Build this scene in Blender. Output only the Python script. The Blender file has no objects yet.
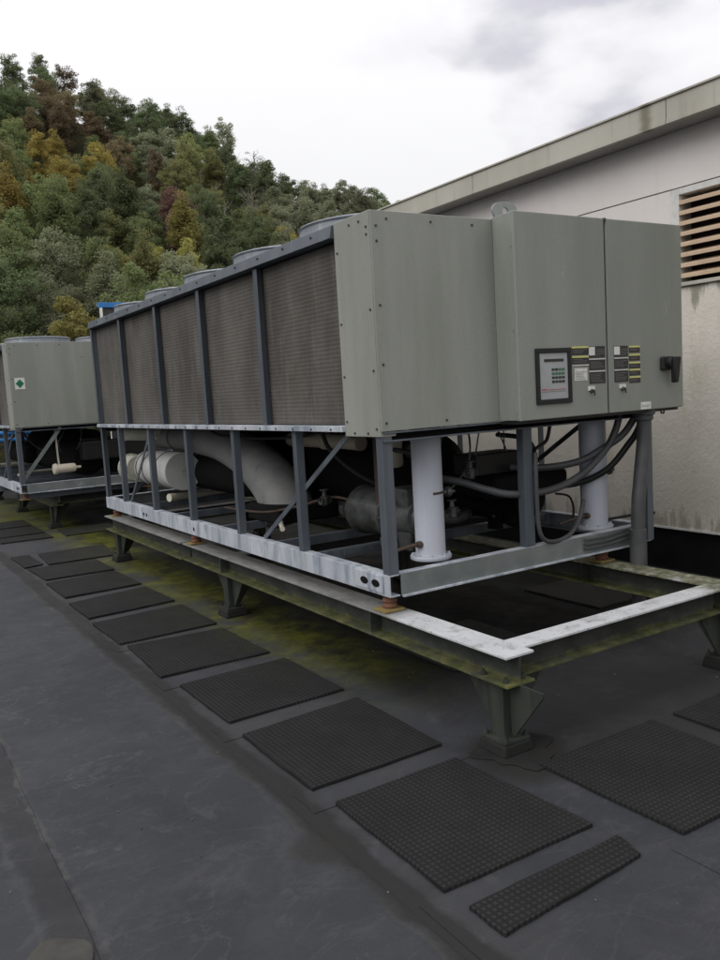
import bpy, math, random
import numpy as np
from mathutils import Vector, Matrix

random.seed(7)
rng = np.random.default_rng(11)
SC = bpy.context.scene
COL = SC.collection
ZO = 0.605                      # height of the machine bases above the roof

# ------------------------------------------------------------------ helpers
def V(*a): return Vector(a)

class MB:
    """collects shapes for ONE mesh object"""
    def __init__(s): s.v = []; s.f = []; s.m = []; s.sm = []
    def add(s, vs, fs, m=0, smooth=False):
        o = len(s.v); s.v += [tuple(p) for p in vs]
        for f in fs:
            s.f.append(tuple(i + o for i in f)); s.m.append(m); s.sm.append(smooth)
        return s
    def hexa(s, p, m=0):        # 8 points: bottom loop, top loop
        return s.add(p, [(3,2,1,0),(4,5,6,7),(0,1,5,4),(1,2,6,5),(2,3,7,6),(3,0,4,7)], m)
    def box(s, x0, x1, y0, y1, z0, z1, m=0):
        return s.hexa([(x0,y0,z0),(x1,y0,z0),(x1,y1,z0),(x0,y1,z0),(x0,y0,z1),(x1,y0,z1),(x1,y1,z1),(x0,y1,z1)], m)
    def bar(s, p, q, w, h, up=(0,0,1), m=0):
        p = Vector(p); q = Vector(q); d = (q-p).normalized(); u = Vector(up)
        a = d.cross(u).normalized(); b = a.cross(d).normalized()
        P = []
        for c in (p, q):
            for sa, sb in ((-1,-1),(1,-1),(1,1),(-1,1)): P.append(c + a*sa*w/2 + b*sb*h/2)
        return s.hexa(P, m)
    def prism(s, pts, d, m=0):  # polygon of 3-D points pushed along d
        n = len(pts); d = Vector(d); a = [Vector(p) for p in pts]; b = [p + d for p in a]
        return s.add(a+b, [tuple(range(n-1,-1,-1)), tuple(range(n,2*n))] + [(i,(i+1)%n,(i+1)%n+n,i+n) for i in range(n)], m)
    def tube(s, path, r, n=12, m=0, samples=8):
        P = [Vector(p) for p in path]
        if len(P) > 2 and samples > 1:
            Q = []
            for i in range(len(P)-1):
                p0 = P[max(i-1,0)]; p1 = P[i]; p2 = P[i+1]; p3 = P[min(i+2,len(P)-1)]
                for k in range(samples):
                    t = k/samples
                    Q.append(0.5*((2*p1)+(p2-p0)*t+(2*p0-5*p1+4*p2-p3)*t*t+(3*p1-p0-3*p2+p3)*t**3))
            Q.append(P[-1]); P = Q
        R = r if isinstance(r, (list, tuple)) else None
        up = V(0,0,1); vs = []; prev = None
        for i, p in enumerate(P):
            d = (P[min(i+1,len(P)-1)] - P[max(i-1,0)]).normalized()
            if prev is None:
                a = d.cross(up if abs(d.z) < .95 else V(1,0,0)).normalized()
            else:
                a = (prev - d*prev.dot(d)).normalized()
            prev = a; b = d.cross(a)
            rr = r if R is None else R[0] + (R[1]-R[0])*i/(len(P)-1)
            for k in range(n):
                t = 2*math.pi*k/n; vs.append(p + (a*math.cos(t) + b*math.sin(t))*rr)
        fs = []
        for i in range(len(P)-1):
            for k in range(n):
                fs.append((i*n+k, i*n+(k+1)%n, (i+1)*n+(k+1)%n, (i+1)*n+k))
        s.add(vs, fs, m, True)
        L = (len(P)-1)*n
        return s.add([vs[k] for k in range(n)] + [vs[L+k] for k in range(n)], [tuple(range(n-1,-1,-1)), tuple(range(n,2*n))], m)
    def lathe(s, o, axis, prof, n=32, m=0, smooth=True):  # prof: (r, t) along axis
        o = Vector(o); ax = Vector(axis).normalized()
        a = ax.cross(V(0,0,1) if abs(ax.z) < .9 else V(1,0,0)).normalized(); b = ax.cross(a)
        vs = []
        for r, t in prof:
            for k in range(n):
                th = 2*math.pi*k/n; vs.append(o + ax*t + (a*math.cos(th)+b*math.sin(th))*max(r,.0005))
        fs = []
        for i in range(len(prof)-1):
            for k in range(n):
                fs.append((i*n+k, i*n+(k+1)%n, (i+1)*n+(k+1)%n, (i+1)*n+k))
        return s.add(vs, fs, m, smooth)
    def build(s, name, mats, parent=None, bevel=0, org=None, angle=35):
        o3 = Vector(org) if org is not None else (parent_origin(parent) if parent else V(0,0,0))
        me = bpy.data.meshes.new(name)
        me.from_pydata([(x-o3.x, y-o3.y, z-o3.z) for x, y, z in s.v], [], s.f)
        for mt in (mats if isinstance(mats, (list, tuple)) else [mats]): me.materials.append(mt)
        me.polygons.foreach_set('material_index', s.m)
        me.polygons.foreach_set('use_smooth', s.sm)
        me.update()
        bm_fix(me)
        if any(s.sm): me.set_sharp_from_angle(angle=math.radians(angle))
        ob = bpy.data.objects.new(name, me); COL.objects.link(ob)
        if parent: ob.parent = parent; ob.location = o3 - parent_origin(parent)
        else: ob.location = o3
        if bevel:
            b = ob.modifiers.new('edge', 'BEVEL'); b.width = bevel; b.segments = 2; b.limit_method = 'ANGLE'; b.angle_limit = math.radians(40)
        return ob

def bm_fix(me):
    import bmesh
    b = bmesh.new(); b.from_mesh(me)
    bmesh.ops.recalc_face_normals(b, faces=b.faces); b.to_mesh(me); b.free()

def parent_origin(p):
    o = V(0,0,0)
    while p is not None: o += p.location; p = p.parent
    return o

def tag(o, label, cat, group=None):
    o['label'] = label; o['category'] = cat
    if group: o['group'] = group
    return o
def thing(name, loc, label, cat, group=None):
    e = bpy.data.objects.new(name, None); COL.objects.link(e); e.location = loc; e.empty_display_size = .2
    return tag(e, label, cat, group)
def structure(o): o['kind'] = 'structure'; return o
def copy_child(o, parent, offset=None):
    c = o.copy(); COL.objects.link(c); c.parent = parent
    if offset is not None: c.location = o.location + Vector(offset)
    for g in o.children: copy_child(g, c)
    return c

# ------------------------------------------------------------------ materials
class NT:
    def __init__(s, name):
        s.mat = bpy.data.materials.new(name); s.mat.use_nodes = True
        s.t = s.mat.node_tree; s.b = s.t.nodes['Principled BSDF']
        g = s.n('ShaderNodeNewGeometry'); s.pos = g.outputs['Position']; s.nor = g.outputs['Normal']
        s.out = s.t.nodes['Material Output']
    def n(s, typ, **kw):
        x = s.t.nodes.new(typ)
        for k, v in kw.items(): setattr(x, k, v)
        return x
    def put(s, sock, val):
        if isinstance(val, bpy.types.NodeSocket): s.t.links.new(val, sock)
        elif isinstance(val, (tuple, list)) and len(val) == 3 and sock.type == 'RGBA': sock.default_value = (*val, 1)
        else: sock.default_value = val
    def math(s, op, a, b=0.0, c=None, clamp=False):
        x = s.n('ShaderNodeMath', operation=op, use_clamp=clamp); s.put(x.inputs[0], a); s.put(x.inputs[1], b)
        if c is not None: s.put(x.inputs[2], c)
        return x.outputs[0]
    def ramp(s, v, a, b, lo=0.0, hi=1.0):       # smooth map a..b -> lo..hi
        x = s.n('ShaderNodeMapRange', interpolation_type='SMOOTHSTEP'); s.put(x.inputs[0], v)
        for i, q in enumerate((a, b, lo, hi)): s.put(x.inputs[i+1], q)
        return x.outputs[0]
    def scaled(s, sc, vec=None):
        x = s.n('ShaderNodeMapping'); s.put(x.inputs['Vector'], vec or s.pos); x.inputs['Scale'].default_value = sc if isinstance(sc, tuple) else (sc,)*3
        return x.outputs[0]
    def noise(s, sc, detail=5, rough=.6, vec=None, dist=0):
        x = s.n('ShaderNodeTexNoise'); s.put(x.inputs['Vector'], s.scaled(sc, vec)); x.inputs['Scale'].default_value = 1
        x.inputs['Detail'].default_value = detail; x.inputs['Roughness'].default_value = rough; x.inputs['Distortion'].default_value = dist
        return x.outputs['Fac']
    def xyz(s, vec=None):
        x = s.n('ShaderNodeSeparateXYZ'); s.put(x.inputs[0], vec or s.pos); return x.outputs
    def mix(s, f, a, b):
        x = s.n('ShaderNodeMix', data_type='RGBA'); s.put(x.inputs['Factor'], f); s.put(x.inputs['A'], a); s.put(x.inputs['B'], b)
        return x.outputs['Result']
    def bump(s, h, strength=.3, dist=.01):
        x = s.n('ShaderNodeBump'); s.put(x.inputs['Height'], h); x.inputs['Strength'].default_value = strength; x.inputs['Distance'].default_value = dist
        s.put(s.b.inputs['Normal'], x.outputs[0])
    def set(s, col=None, rough=None, metal=None, spec=None):
        if col is not None: s.put(s.b.inputs['Base Color'], col)
        if rough is not None: s.put(s.b.inputs['Roughness'], rough)
        if metal is not None: s.put(s.b.inputs['Metallic'], metal)
        if spec is not None: s.put(s.b.inputs['Specular IOR Level'], spec)
        return s.mat

def worn(name, a, b, sc=3.0, rough=.6, streak=0, dirt=None, dsc=6.0, dthr=(.55,.72), metal=0, bump=0, bsc=60, spec=.4, fine=.25, rust=0, scuff=0):
    t = NT(name)
    n1 = t.noise((sc, sc, sc*(.12 if streak else 1)), 6, .62)
    c = t.mix(t.ramp(n1, .32, .68), a, b)
    if fine:
        n3 = t.noise(sc*22, 4, .7)
        c = t.mix(t.ramp(n3, .3, .75, 0, fine), c, tuple(x*.62 for x in a))
    if dirt:
        n2 = t.noise((dsc, dsc, dsc*(.2 if streak else 1)), 7, .68)
        c = t.mix(t.ramp(n2, *dthr, 0, .9), c, dirt)
    if scuff:
        n4 = t.noise((26, 26, 5), 5, .75, dist=1.5)
        c = t.mix(t.math('MULTIPLY', t.ramp(n4, .63, .70, 0, scuff), t.ramp(t.noise(1.7, 3, .5), .45, .6)), c, tuple(min(1, x*1.45) for x in b))
        n5 = t.noise((30, 30, 9), 5, .75, dist=.8)
        c = t.mix(t.math('MULTIPLY', t.ramp(n5, .64, .70, 0, scuff), t.ramp(t.noise(2.3, 3, .5), .48, .6)), c, tuple(x*.5 for x in a))
    if rust:
        n6 = t.noise((7, 7, 5), 7, .75)
        c = t.mix(t.ramp(n6, .665-.03*rust, .72, 0, .9), c, (.17,.065,.028))
    if bump: t.bump(t.noise(bsc, 4, .6), bump, .004)
    r = t.ramp(n1, .3, .7, max(rough-.08, 0), min(rough+.1, 1))
    return t.set(c, r, metal, spec)

M = {}
M['panel'] = worn('painted_panel', (.222,.232,.204), (.285,.295,.264), 3.0, .48, streak=1, dirt=(.17,.17,.14), dsc=2.2, dthr=(.58,.8), fine=.16, scuff=.5, bump=.35, bsc=1.6)
M['cabinet'] = worn('cabinet_paint', (.202,.216,.193), (.252,.264,.238), 2.6, .45, streak=1, dirt=(.15,.155,.135), dsc=2.0, dthr=(.58,.8), fine=.14, scuff=.55, bump=.35, bsc=1.5)
M['bluesteel'] = worn('galvanised_post', (.078,.092,.11), (.125,.143,.165), 7, .5, streak=1, dirt=(.22,.235,.25), dsc=9, dthr=(.62,.8), metal=.25)
M['ring'] = worn('galvanised_ring', (.15,.17,.195), (.24,.26,.285), 6, .5, streak=1, dirt=(.34,.345,.34), dsc=8, dthr=(.56,.72), metal=.2)
M['rail'] = worn('galvanised_rail', (.40,.43,.48), (.56,.59,.63), 3.5, .5, streak=1, dirt=(.20,.235,.29), dsc=8, dthr=(.44,.66), metal=.1, fine=.35, rust=1.2)
M['endrail'] = worn('grey_green_rail', (.135,.155,.155), (.185,.203,.198), 5, .5, dirt=(.4,.42,.42), dsc=10, dthr=(.60,.76), metal=.1, rust=.6, scuff=.5)
M['dark'] = worn('black_insulation', (.005,.005,.005), (.011,.0105,.0105), 6, .85, bump=.3, spec=.12)
M['black'] = worn('black_plastic', (.012,.012,.013), (.016,.016,.016), 5, .5, fine=0, spec=.3)
M['grey_ins'] = worn('grey_pipe_jacket', (.17,.173,.173), (.25,.25,.245), 4, .6, dirt=(.07,.065,.055), dsc=5, dthr=(.58,.8), bump=.15)
M['pale_grey'] = worn('pale_grey_jacket', (.42,.42,.41), (.52,.52,.50), 4, .6, dirt=(.13,.12,.105), dsc=5, dthr=(.55,.75), bump=.2)
M['cylwhite'] = worn('white_grey_vessel', (.42,.445,.505), (.50,.525,.585), 4, .45, streak=1, dirt=(.28,.27,.26), dsc=7, dthr=(.66,.82), fine=.15)
M['beige'] = worn('beige_pipe_jacket', (.52,.46,.36), (.62,.57,.47), 5, .6, dirt=(.25,.2,.13), dsc=7, dthr=(.58,.75))
M['pale'] = worn('pale_fibre_jacket', (.36,.36,.30), (.5,.49,.42), 5, .7, dirt=(.16,.14,.10), dsc=7, dthr=(.55,.75), bump=.3)
M['castgrey'] = worn('grey_casting', (.06,.064,.064), (.12,.126,.123), 9, .4, dirt=(.045,.042,.04), dsc=7, dthr=(.46,.64), metal=.3, bump=.3)
M['brown'] = worn('brown_pipe', (.055,.035,.028), (.085,.055,.042), 7, .6)
M['conduit'] = worn('grey_conduit', (.05,.052,.055), (.075,.077,.08), 6, .5)
M['rust'] = worn('rust_orange', (.11,.048,.03), (.18,.085,.05), 14, .8, dirt=(.12,.05,.03), dsc=22, dthr=(.5,.7), bump=.4)
M['brass'] = worn('yellow_zinc', (.28,.21,.07), (.2,.14,.06), 12, .6, dirt=(.25,.09,.03), dsc=16)
M['steelbolt'] = worn('bolt_steel', (.05,.05,.05), (.08,.08,.08), 9, .5, metal=.5, fine=0)
M['pvc'] = worn('aged_white_pvc', (.6,.57,.47), (.68,.65,.56), 5, .5, dirt=(.34,.30,.2), dsc=8, dthr=(.6,.8))
M['blue'] = worn('blue_paint', (.02,.15,.42), (.035,.2,.5), 4, .5, fine=.1)
M['white'] = worn('white_paint', (.72,.72,.70), (.8,.8,.78), 5, .55, fine=.1)
M['tower'] = worn('dark_tower_panel', (.035,.034,.036), (.055,.052,.052), 3, .6, streak=1)
M['labelblack'] = worn('label_black', (.018,.018,.018), (.026,.026,.026), 20, .4, fine=0)
M['labelyellow'] = worn('label_yellow', (.5,.48,.16), (.58,.55,.22), 20, .45, fine=0)
M['labelwhite'] = worn('label_white', (.55,.55,.53), (.66,.66,.63), 20, .5, fine=0)
M['labelline'] = worn('label_print', (.14,.14,.14), (.2,.2,.2), 40, .5, fine=0)
M['face'] = worn('display_face_grey', (.30,.31,.32), (.34,.35,.36), 6, .35, fine=0)
M['green'] = worn('green_key', (.03,.12,.06), (.04,.16,.08), 20, .4, fine=0)
M['placard'] = worn('placard_green', (.005,.12,.05), (.008,.15,.07), 20, .45, fine=0)
M['redline'] = worn('red_print', (.4,.05,.07), (.45,.08,.1), 20, .5, fine=0)
M['eye'] = worn('eye_plate_grey', (.24,.26,.25), (.3,.31,.3), 6, .5)

# coil: thin fins with tube rows, blotched with dust
def coil_mat():
    t = NT('coil_fins'); X = t.xyz()
    y, z = X[1], X[2]
    rows = t.math('SINE', t.math('MULTIPLY', z, 2*math.pi/.026))
    wob = t.noise((3, 9, 40), 3, .6)
    cell = t.math('SINE', t.math('MULTIPLY', t.math('ADD', y, t.math('MULTIPLY', wob, .02)), 2*math.pi/.05))
    base = t.mix(t.ramp(t.noise((3,2.2,1.0), 6, .65), .3, .7), (.064,.058,.051), (.125,.117,.105))
    st = t.ramp(t.noise((12, 11, 1.3), 7, .72), .52, .72, 0, .7)
    base = t.mix(st, base, (.165,.157,.146))
    rst = t.ramp(t.noise((6, 3.0, .7), 5, .6), .56, .72, 0, .5)
    base = t.mix(rst, base, (.075,.055,.043))
    bl = t.ramp(t.noise((5, 5, 4), 7, .72, dist=.6), .53, .70, 0, .3)
    base = t.mix(bl, base, (.165,.158,.147))
    bd = t.ramp(t.noise((4, 3.4, 3), 7, .7, dist=.5), .56, .72, 0, .35)
    base = t.mix(bd, base, (.045,.042,.038))
    dk = t.math('MULTIPLY', t.ramp(rows, -.2, .9), t.ramp(t.noise((5, 16, 38), 4, .7), .3, .62))
    base = t.mix(t.math('MULTIPLY', dk, .28), base, (.04,.035,.032))
    t.bump(t.math('ADD', rows, t.math('MULTIPLY', cell, .3)), .22, .003)
    return t.set(base, .7, .1, .3)
M['coil'] = coil_mat()

# grid rubber mats with algae on the edge near the frame
def mat_mat():
    t = NT('ribbed_rubber'); X = t.xyz()
    k = 2*math.pi/.026
    rot = t.n('ShaderNodeMapping'); t.put(rot.inputs['Vector'], t.pos); rot.inputs['Rotation'].default_value = (0,0,.0)
    sx = t.math('SINE', t.math('MULTIPLY', X[0], k)); sy = t.math('SINE', t.math('MULTIPLY', X[1], k))
    nub = t.math('MULTIPLY', t.ramp(sx, -.75, .1), t.ramp(sy, -.75, .1))
    c = t.mix(t.ramp(t.noise(2.2, 6, .65), .3, .7), (.013,.013,.0135), (.023,.0225,.0225))
    c = t.mix(t.ramp(t.noise(9, 6, .7), .55, .8, 0, .6), c, (.036,.035,.032))
    alg = t.math('MULTIPLY', t.ramp(X[0], -.62, -.1), t.ramp(X[1], .2, 1.6))
    alg = t.math('MULTIPLY', alg, t.ramp(t.noise(3.5, 6, .7), .36, .62, 0, .75))
    c = t.mix(alg, c, (.036,.037,.012))
    dust = t.ramp(t.noise(5, 6, .7), .35, .7, .35, 1.0)
    c = t.mix(t.math('MULTIPLY', t.math('SUBTRACT', 1.0, nub), .62), c, (.009,.009,.0093))
    c = t.mix(t.math('MULTIPLY', t.math('MULTIPLY', nub, dust), .38), c, (.037,.036,.0355))
    t.bump(nub, .5, .005)
    return t.set(c, t.ramp(nub, 0, 1, .9, .7), 0, .2)
M['mat'] = mat_mat()

# roof membrane
def roof_mat():
    t = NT('roof_membrane'); X = t.xyz(); x, y = X[0], X[1]
    wob = t.math('MULTIPLY', t.math('SUBTRACT', t.noise(1.3, 5, .6), .5), .35)
    wob2 = t.math('MULTIPLY', t.math('SUBTRACT', t.noise(7, 5, .65), .5), .09)
    xx = t.math('ADD', t.math('ADD', x, t.math('MULTIPLY', wob, .35)), wob2)
    c = t.mix(t.ramp(t.noise(.9, 7, .62), .3, .7), (.0245,.026,.0315), (.037,.0385,.0445))
    c = t.mix(t.ramp(t.noise((2.2,2.6,2), 8, .72, dist=.6), .5, .75, 0, .55), c, (.060,.060,.064))
    c = t.mix(t.ramp(t.noise((5,4,3), 8, .75, dist=1.2), .56, .78, 0, .6), c, (.023,.023,.025))
    c = t.mix(t.ramp(t.noise(70, 3, .7), .62, .8, 0, .35), c, (.085,.085,.085))
    # crisp stains, tide marks of dried puddles, grit
    c = t.mix(t.ramp(t.noise((1.6,1.9,1), 8, .68, dist=.4), .565, .585, 0, .30), c, (.022,.0225,.025))
    c = t.mix(t.ramp(t.noise((3.7,2.6,1), 8, .7, dist=.7), .60, .615, 0, .38), c, (.058,.059,.064))
    tl = t.math('ABSOLUTE', t.math('SUBTRACT', t.noise((.9,1.1,1), 7, .6), .5))
    c = t.mix(t.math('MULTIPLY', t.ramp(tl, .001, .006, .55, 0), t.ramp(t.noise(1.3, 3, .5), .45, .6)), c, (.075,.075,.078))
    sw = t.math('ABSOLUTE', t.math('SUBTRACT', t.noise((1.1,2.3,1), 4, .5, dist=2.5), .5))
    c = t.mix(t.ramp(sw, .002, .018, .28, 0), c, (.060,.061,.066))
    c = t.mix(t.ramp(t.noise(160, 2, .6), .66, .74, 0, .55), c, (.10,.10,.10))
    c = t.mix(t.ramp(t.noise(120, 2, .6), .64, .72, 0, .5), c, (.012,.012,.013))
    # lighter scuffed drips
    sc = t.ramp(t.noise((11,11,3), 5, .8, dist=2), .655, .69, 0, .55)
    c = t.mix(sc, c, (.080,.079,.081))
    def band(x0, w, soft, col, amt, c, y0=None, y1=None, nz=None):
        d = t.math('ABSOLUTE', t.math('SUBTRACT', xx, x0))
        m = t.ramp(d, w, w+soft, amt, 0)
        if y0 is not None: m = t.math('MULTIPLY', m, t.math('MULTIPLY', t.ramp(y, y0-.15, y0+.15), t.ramp(y, y1-.15, y1+.15, 1, 0)))
        if nz: m = t.math('MULTIPLY', m, t.ramp(t.noise(nz, 6, .7), .35, .6))
        return t.mix(m, c, col)
    c = band(-1.00, .045, .03, (.014,.0135,.013), .85, c)
    c = band(-1.09, .006, .015, (.065,.064,.062), .5, c, nz=3)
    c = band(-1.00, .07, .06, (.018,.0175,.017), .7, c, nz=2.2)
    c = band(-.55, .36, .05, (.047,.047,.050), .5, c, nz=1.2)
    c = band(-2.03, .05, .03, (.017,.0165,.0165), .7, c, nz=1.8)
    c = band(-1.955, .006, .014, (.068,.066,.064), .55, c, nz=3.5)
    c = band(-2.12, .005, .012, (.06,.059,.057), .4, c, nz=4)
    # cross laps of the membrane rolls
    for yy in (-3.1, 1.55, 6.9, 12.2):
        d = t.math('ABSOLUTE', t.math('SUBTRACT', t.math('ADD', y, t.math('ADD', wob2, t.math('MULTIPLY', x, .06))), yy))
        c = t.mix(t.ramp(d, .006, .03, .6, 0), c, (.026,.026,.027))
    # brown grime where the leg of the frame stands and where water dries
    def puddle(px, py, r, col, amt, c):
        vx = t.math('SUBTRACT', t.math('ADD', x, wob), px); vy = t.math('SUBTRACT', t.math('ADD', y, wob2), py)
        d = t.math('SQRT', t.math('ADD', t.math('MULTIPLY', vx, vx), t.math('MULTIPLY', vy, vy)))
        return t.mix(t.ramp(d, r*.5, r, amt, 0), c, col)
    c = puddle(.05, -.95, .36, (.014,.013,.011), .85, c)
    c = puddle(-1.10, -1.05, .16, (.019,.018,.016), .7, c)
    c = puddle(1.0, -.9, .9, (.020,.0185,.016), .6, c)
    # dirt plus shade painted into the roof colour beneath the machines
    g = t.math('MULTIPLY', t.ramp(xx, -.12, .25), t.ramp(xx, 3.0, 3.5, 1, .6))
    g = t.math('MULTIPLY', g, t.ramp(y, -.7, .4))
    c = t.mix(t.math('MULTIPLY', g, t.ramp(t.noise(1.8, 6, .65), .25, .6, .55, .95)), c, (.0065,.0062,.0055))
    # algae along the long beams
    a = t.math('MULTIPLY', t.ramp(xx, -.36, -.1), t.ramp(xx, .28, .6, 1, 0))
    a = t.math('MULTIPLY', a, t.math('MULTIPLY', t.ramp(y, -.5, 1.7), t.ramp(y, 13, 15, 1, 0)))
    a = t.math('MULTIPLY', a, t.ramp(t.noise(1.9, 8, .7), .34, .60, 0, .92))
    c = t.mix(a, c, t.mix(t.ramp(t.noise(6, 6, .7), .4, .6), (.055,.062,.010), (.088,.090,.016)))
    a2 = t.math('MULTIPLY', t.ramp(xx, -.75, -.5), t.math('MULTIPLY', t.ramp(xx, -.2, .1, 1, 0), t.ramp(y, 9, 9.6)))
    c = t.mix(t.math('MULTIPLY', a2, t.ramp(t.noise(2.1, 6, .68), .3, .55)), c, (.07,.074,.014))
    h = t.math('ADD', t.noise(2.5, 6, .6), t.math('MULTIPLY', t.noise(45, 4, .7), .16))
    t.bump(h, .35, .02)
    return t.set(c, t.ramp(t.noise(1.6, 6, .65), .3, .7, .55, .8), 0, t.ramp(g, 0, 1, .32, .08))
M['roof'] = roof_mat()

# steel of the support frames: grimy webs, mossy lower flange
def beam_mats():
    t = NT('grimy_beam'); X = t.xyz()
    c = t.mix(t.ramp(t.noise((5,5,9), 6, .65), .3, .7), (.020,.023,.020), (.044,.048,.042))
    c = t.mix(t.ramp(t.noise((11,11,5), 6, .75), .6, .72, 0, .9), c, (.02,.02,.018))
    z = t.math('ADD', X[2], t.math('MULTIPLY', t.math('SUBTRACT', t.noise((9,9,4), 6, .65), .5), .10))
    al = t.ramp(z, .345, .395, .9, 0)
    c = t.mix(al, c, t.mix(t.ramp(t.noise(8, 5, .7), .35, .65), (.050,.060,.013), (.135,.132,.048)))
    t.bump(t.noise(50, 4, .6), .25, .003)
    m1 = t.set(c, .72, .0, .3)
    t = NT('washed_flange_top'); X = t.xyz()
    c = t.mix(t.ramp(t.noise((6,2.5,6), 6, .65), .3, .7), (.46,.47,.49), (.56,.57,.59))
    c = t.mix(t.ramp(t.noise(9, 7, .75), .50, .66, 0, .75), c, (.27,.268,.26))
    c = t.mix(t.ramp(t.noise(30, 5, .7), .58, .70, 0, .75), c, (.16,.15,.125))
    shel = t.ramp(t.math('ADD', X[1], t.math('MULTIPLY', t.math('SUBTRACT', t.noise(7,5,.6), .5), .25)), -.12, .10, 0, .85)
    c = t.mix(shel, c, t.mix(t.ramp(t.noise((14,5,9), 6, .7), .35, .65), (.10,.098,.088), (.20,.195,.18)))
    moss = t.math('MULTIPLY', t.ramp(t.math('ADD', X[0], t.math('MULTIPLY', t.math('SUBTRACT', t.noise(6,5,.6), .5), .3)), 1.58, 1.74), t.ramp(t.noise(5, 7, .72), .3, .5))
    c = t.mix(moss, c, t.mix(t.ramp(t.noise(16, 5, .7), .4, .65), (.085,.092,.045), (.23,.225,.17)))
    t.bump(t.noise(60, 4, .6), .2, .002)
    m2 = t.set(c, .6, .05, .4)
    return m1, m2
M['beam'], M['flange'] = beam_mats()
M['legsteel'] = worn('leg_steel', (.022,.026,.022), (.040,.044,.034), 8, .7, streak=1, dirt=(.06,.06,.02), dsc=6, dthr=(.55,.72), bump=.25)
M['pad'] = worn('pitch_pad', (.006,.006,.006), (.011,.010,.009), 9, .8, bump=.5)

def wall_mats():
    t = NT('smooth_wall_panel'); X = t.xyz()
    c = t.mix(t.ramp(t.noise(.8, 6, .6), .3, .7), (.66,.62,.60), (.73,.69,.67))
    c = t.mix(t.ramp(t.noise((5,6,.35), 7, .7), .52, .75, 0, .25), c, (.52,.495,.475))
    c = t.mix(t.ramp(t.noise((9,11,.5), 6, .7), .62, .72, 0, .15), c, (.44,.42,.395))
    t.bump(t.noise(35, 4, .6), .12, .004)
    a = t.set(c, .8, 0, .25)
    t = NT('rough_stucco'); X = t.xyz()
    c = t.mix(t.ramp(t.noise(1.1, 6, .65), .3, .7), (.58,.54,.475), (.67,.63,.565))
    gs = t.ramp(t.noise((2.2,2.2,.5), 7, .7), .54, .76, 0, .6)
    c = t.mix(gs, c, (.40,.37,.26))
    c = t.mix(t.ramp(t.noise((9,10,.6), 7, .72), .60, .70, 0, .35), c, (.36,.34,.27))
    c = t.mix(t.ramp(t.noise(40, 4, .7), .6, .75, 0, .4), c, (.42,.38,.32))
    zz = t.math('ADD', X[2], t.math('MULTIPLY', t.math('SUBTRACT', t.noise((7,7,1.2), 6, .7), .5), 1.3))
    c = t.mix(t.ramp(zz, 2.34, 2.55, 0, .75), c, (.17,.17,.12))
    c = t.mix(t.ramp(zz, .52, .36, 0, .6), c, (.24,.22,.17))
    h = t.math('ADD', t.noise(26, 5, .7), t.math('MULTIPLY', t.noise(90, 3, .6), .4))
    t.bump(h, .6, .012)
    b = t.set(c, .9, 0, .2)
    t = NT('weathered_fascia'); X = t.xyz()
    c = t.mix(t.ramp(t.noise((1.5,1.5,.6), 6, .62), .3, .7), (.385,.367,.318), (.465,.447,.392))
    c = t.mix(t.ramp(t.noise((6,7,.35), 6, .7), .52, .70, 0, .6), c, (.29,.28,.24))
    d = t.math('ABSOLUTE', t.math('SUBTRACT', t.math('ADD', X[1], t.math('MULTIPLY', t.noise((1,1,7), 4, .6), .08)), 1.0))
    c = t.mix(t.ramp(d, .01, .09, .75, 0), c, (.13,.12,.075))
    t.bump(t.noise(40, 4, .6), .12, .003)
    return a, b, t.set(c, .75, 0, .25)
M['wall'], M['stucco'], M['fascia'] = wall_mats()
M['soffit'] = worn('soffit_board', (.30,.29,.275), (.36,.35,.335), 2, .85)
M['slat'] = worn('tan_louvre_blade', (.50,.37,.25), (.60,.455,.32), 3, .6, streak=0, dirt=(.3,.2,.14), dsc=5, dthr=(.6,.8))
M['louvredark'] = worn('louvre_recess', (.02,.018,.02), (.03,.028,.03), 3, .8, fine=0)
M['flash'] = worn('black_base_flashing', (.006,.006,.0065), (.011,.0105,.0105), 4, .7, bump=.3, bsc=8, spec=.15)
M['concrete'] = worn('concrete_patch', (.036,.035,.034), (.065,.062,.055), 9, .9, bump=.5, dirt=(.05,.048,.042), dsc=7)
M['grit'] = worn('grit', (.07,.066,.06), (.20,.19,.175), 9, .8, dirt=(.05,.035,.02), dsc=5, dthr=(.45,.6))
M['farwall'] = worn('brick_side', (.20,.13,.10), (.26,.18,.14), 3, .85)

def ground_mat():
    t = NT('forest_ground')
    c = t.mix(t.ramp(t.noise(.05, 7, .65), .35, .65), (.035,.032,.016), (.045,.052,.018))
    c = t.mix(t.ramp(t.noise(.5, 6, .7), .5, .7, 0, .7), c, (.06,.042,.022))
    t.bump(t.noise(.6, 6, .7), .8, .5)
    return t.set(c, .95, 0, .1)
M['terrain'] = ground_mat()
M['bark'] = worn('bark', (.06,.05,.04), (.11,.095,.08), 1.2, .9, streak=1, fine=.2)
M['palebark'] = worn('pale_bark', (.17,.155,.135), (.25,.235,.21), 1.2, .9, streak=1, fine=.2)

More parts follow.
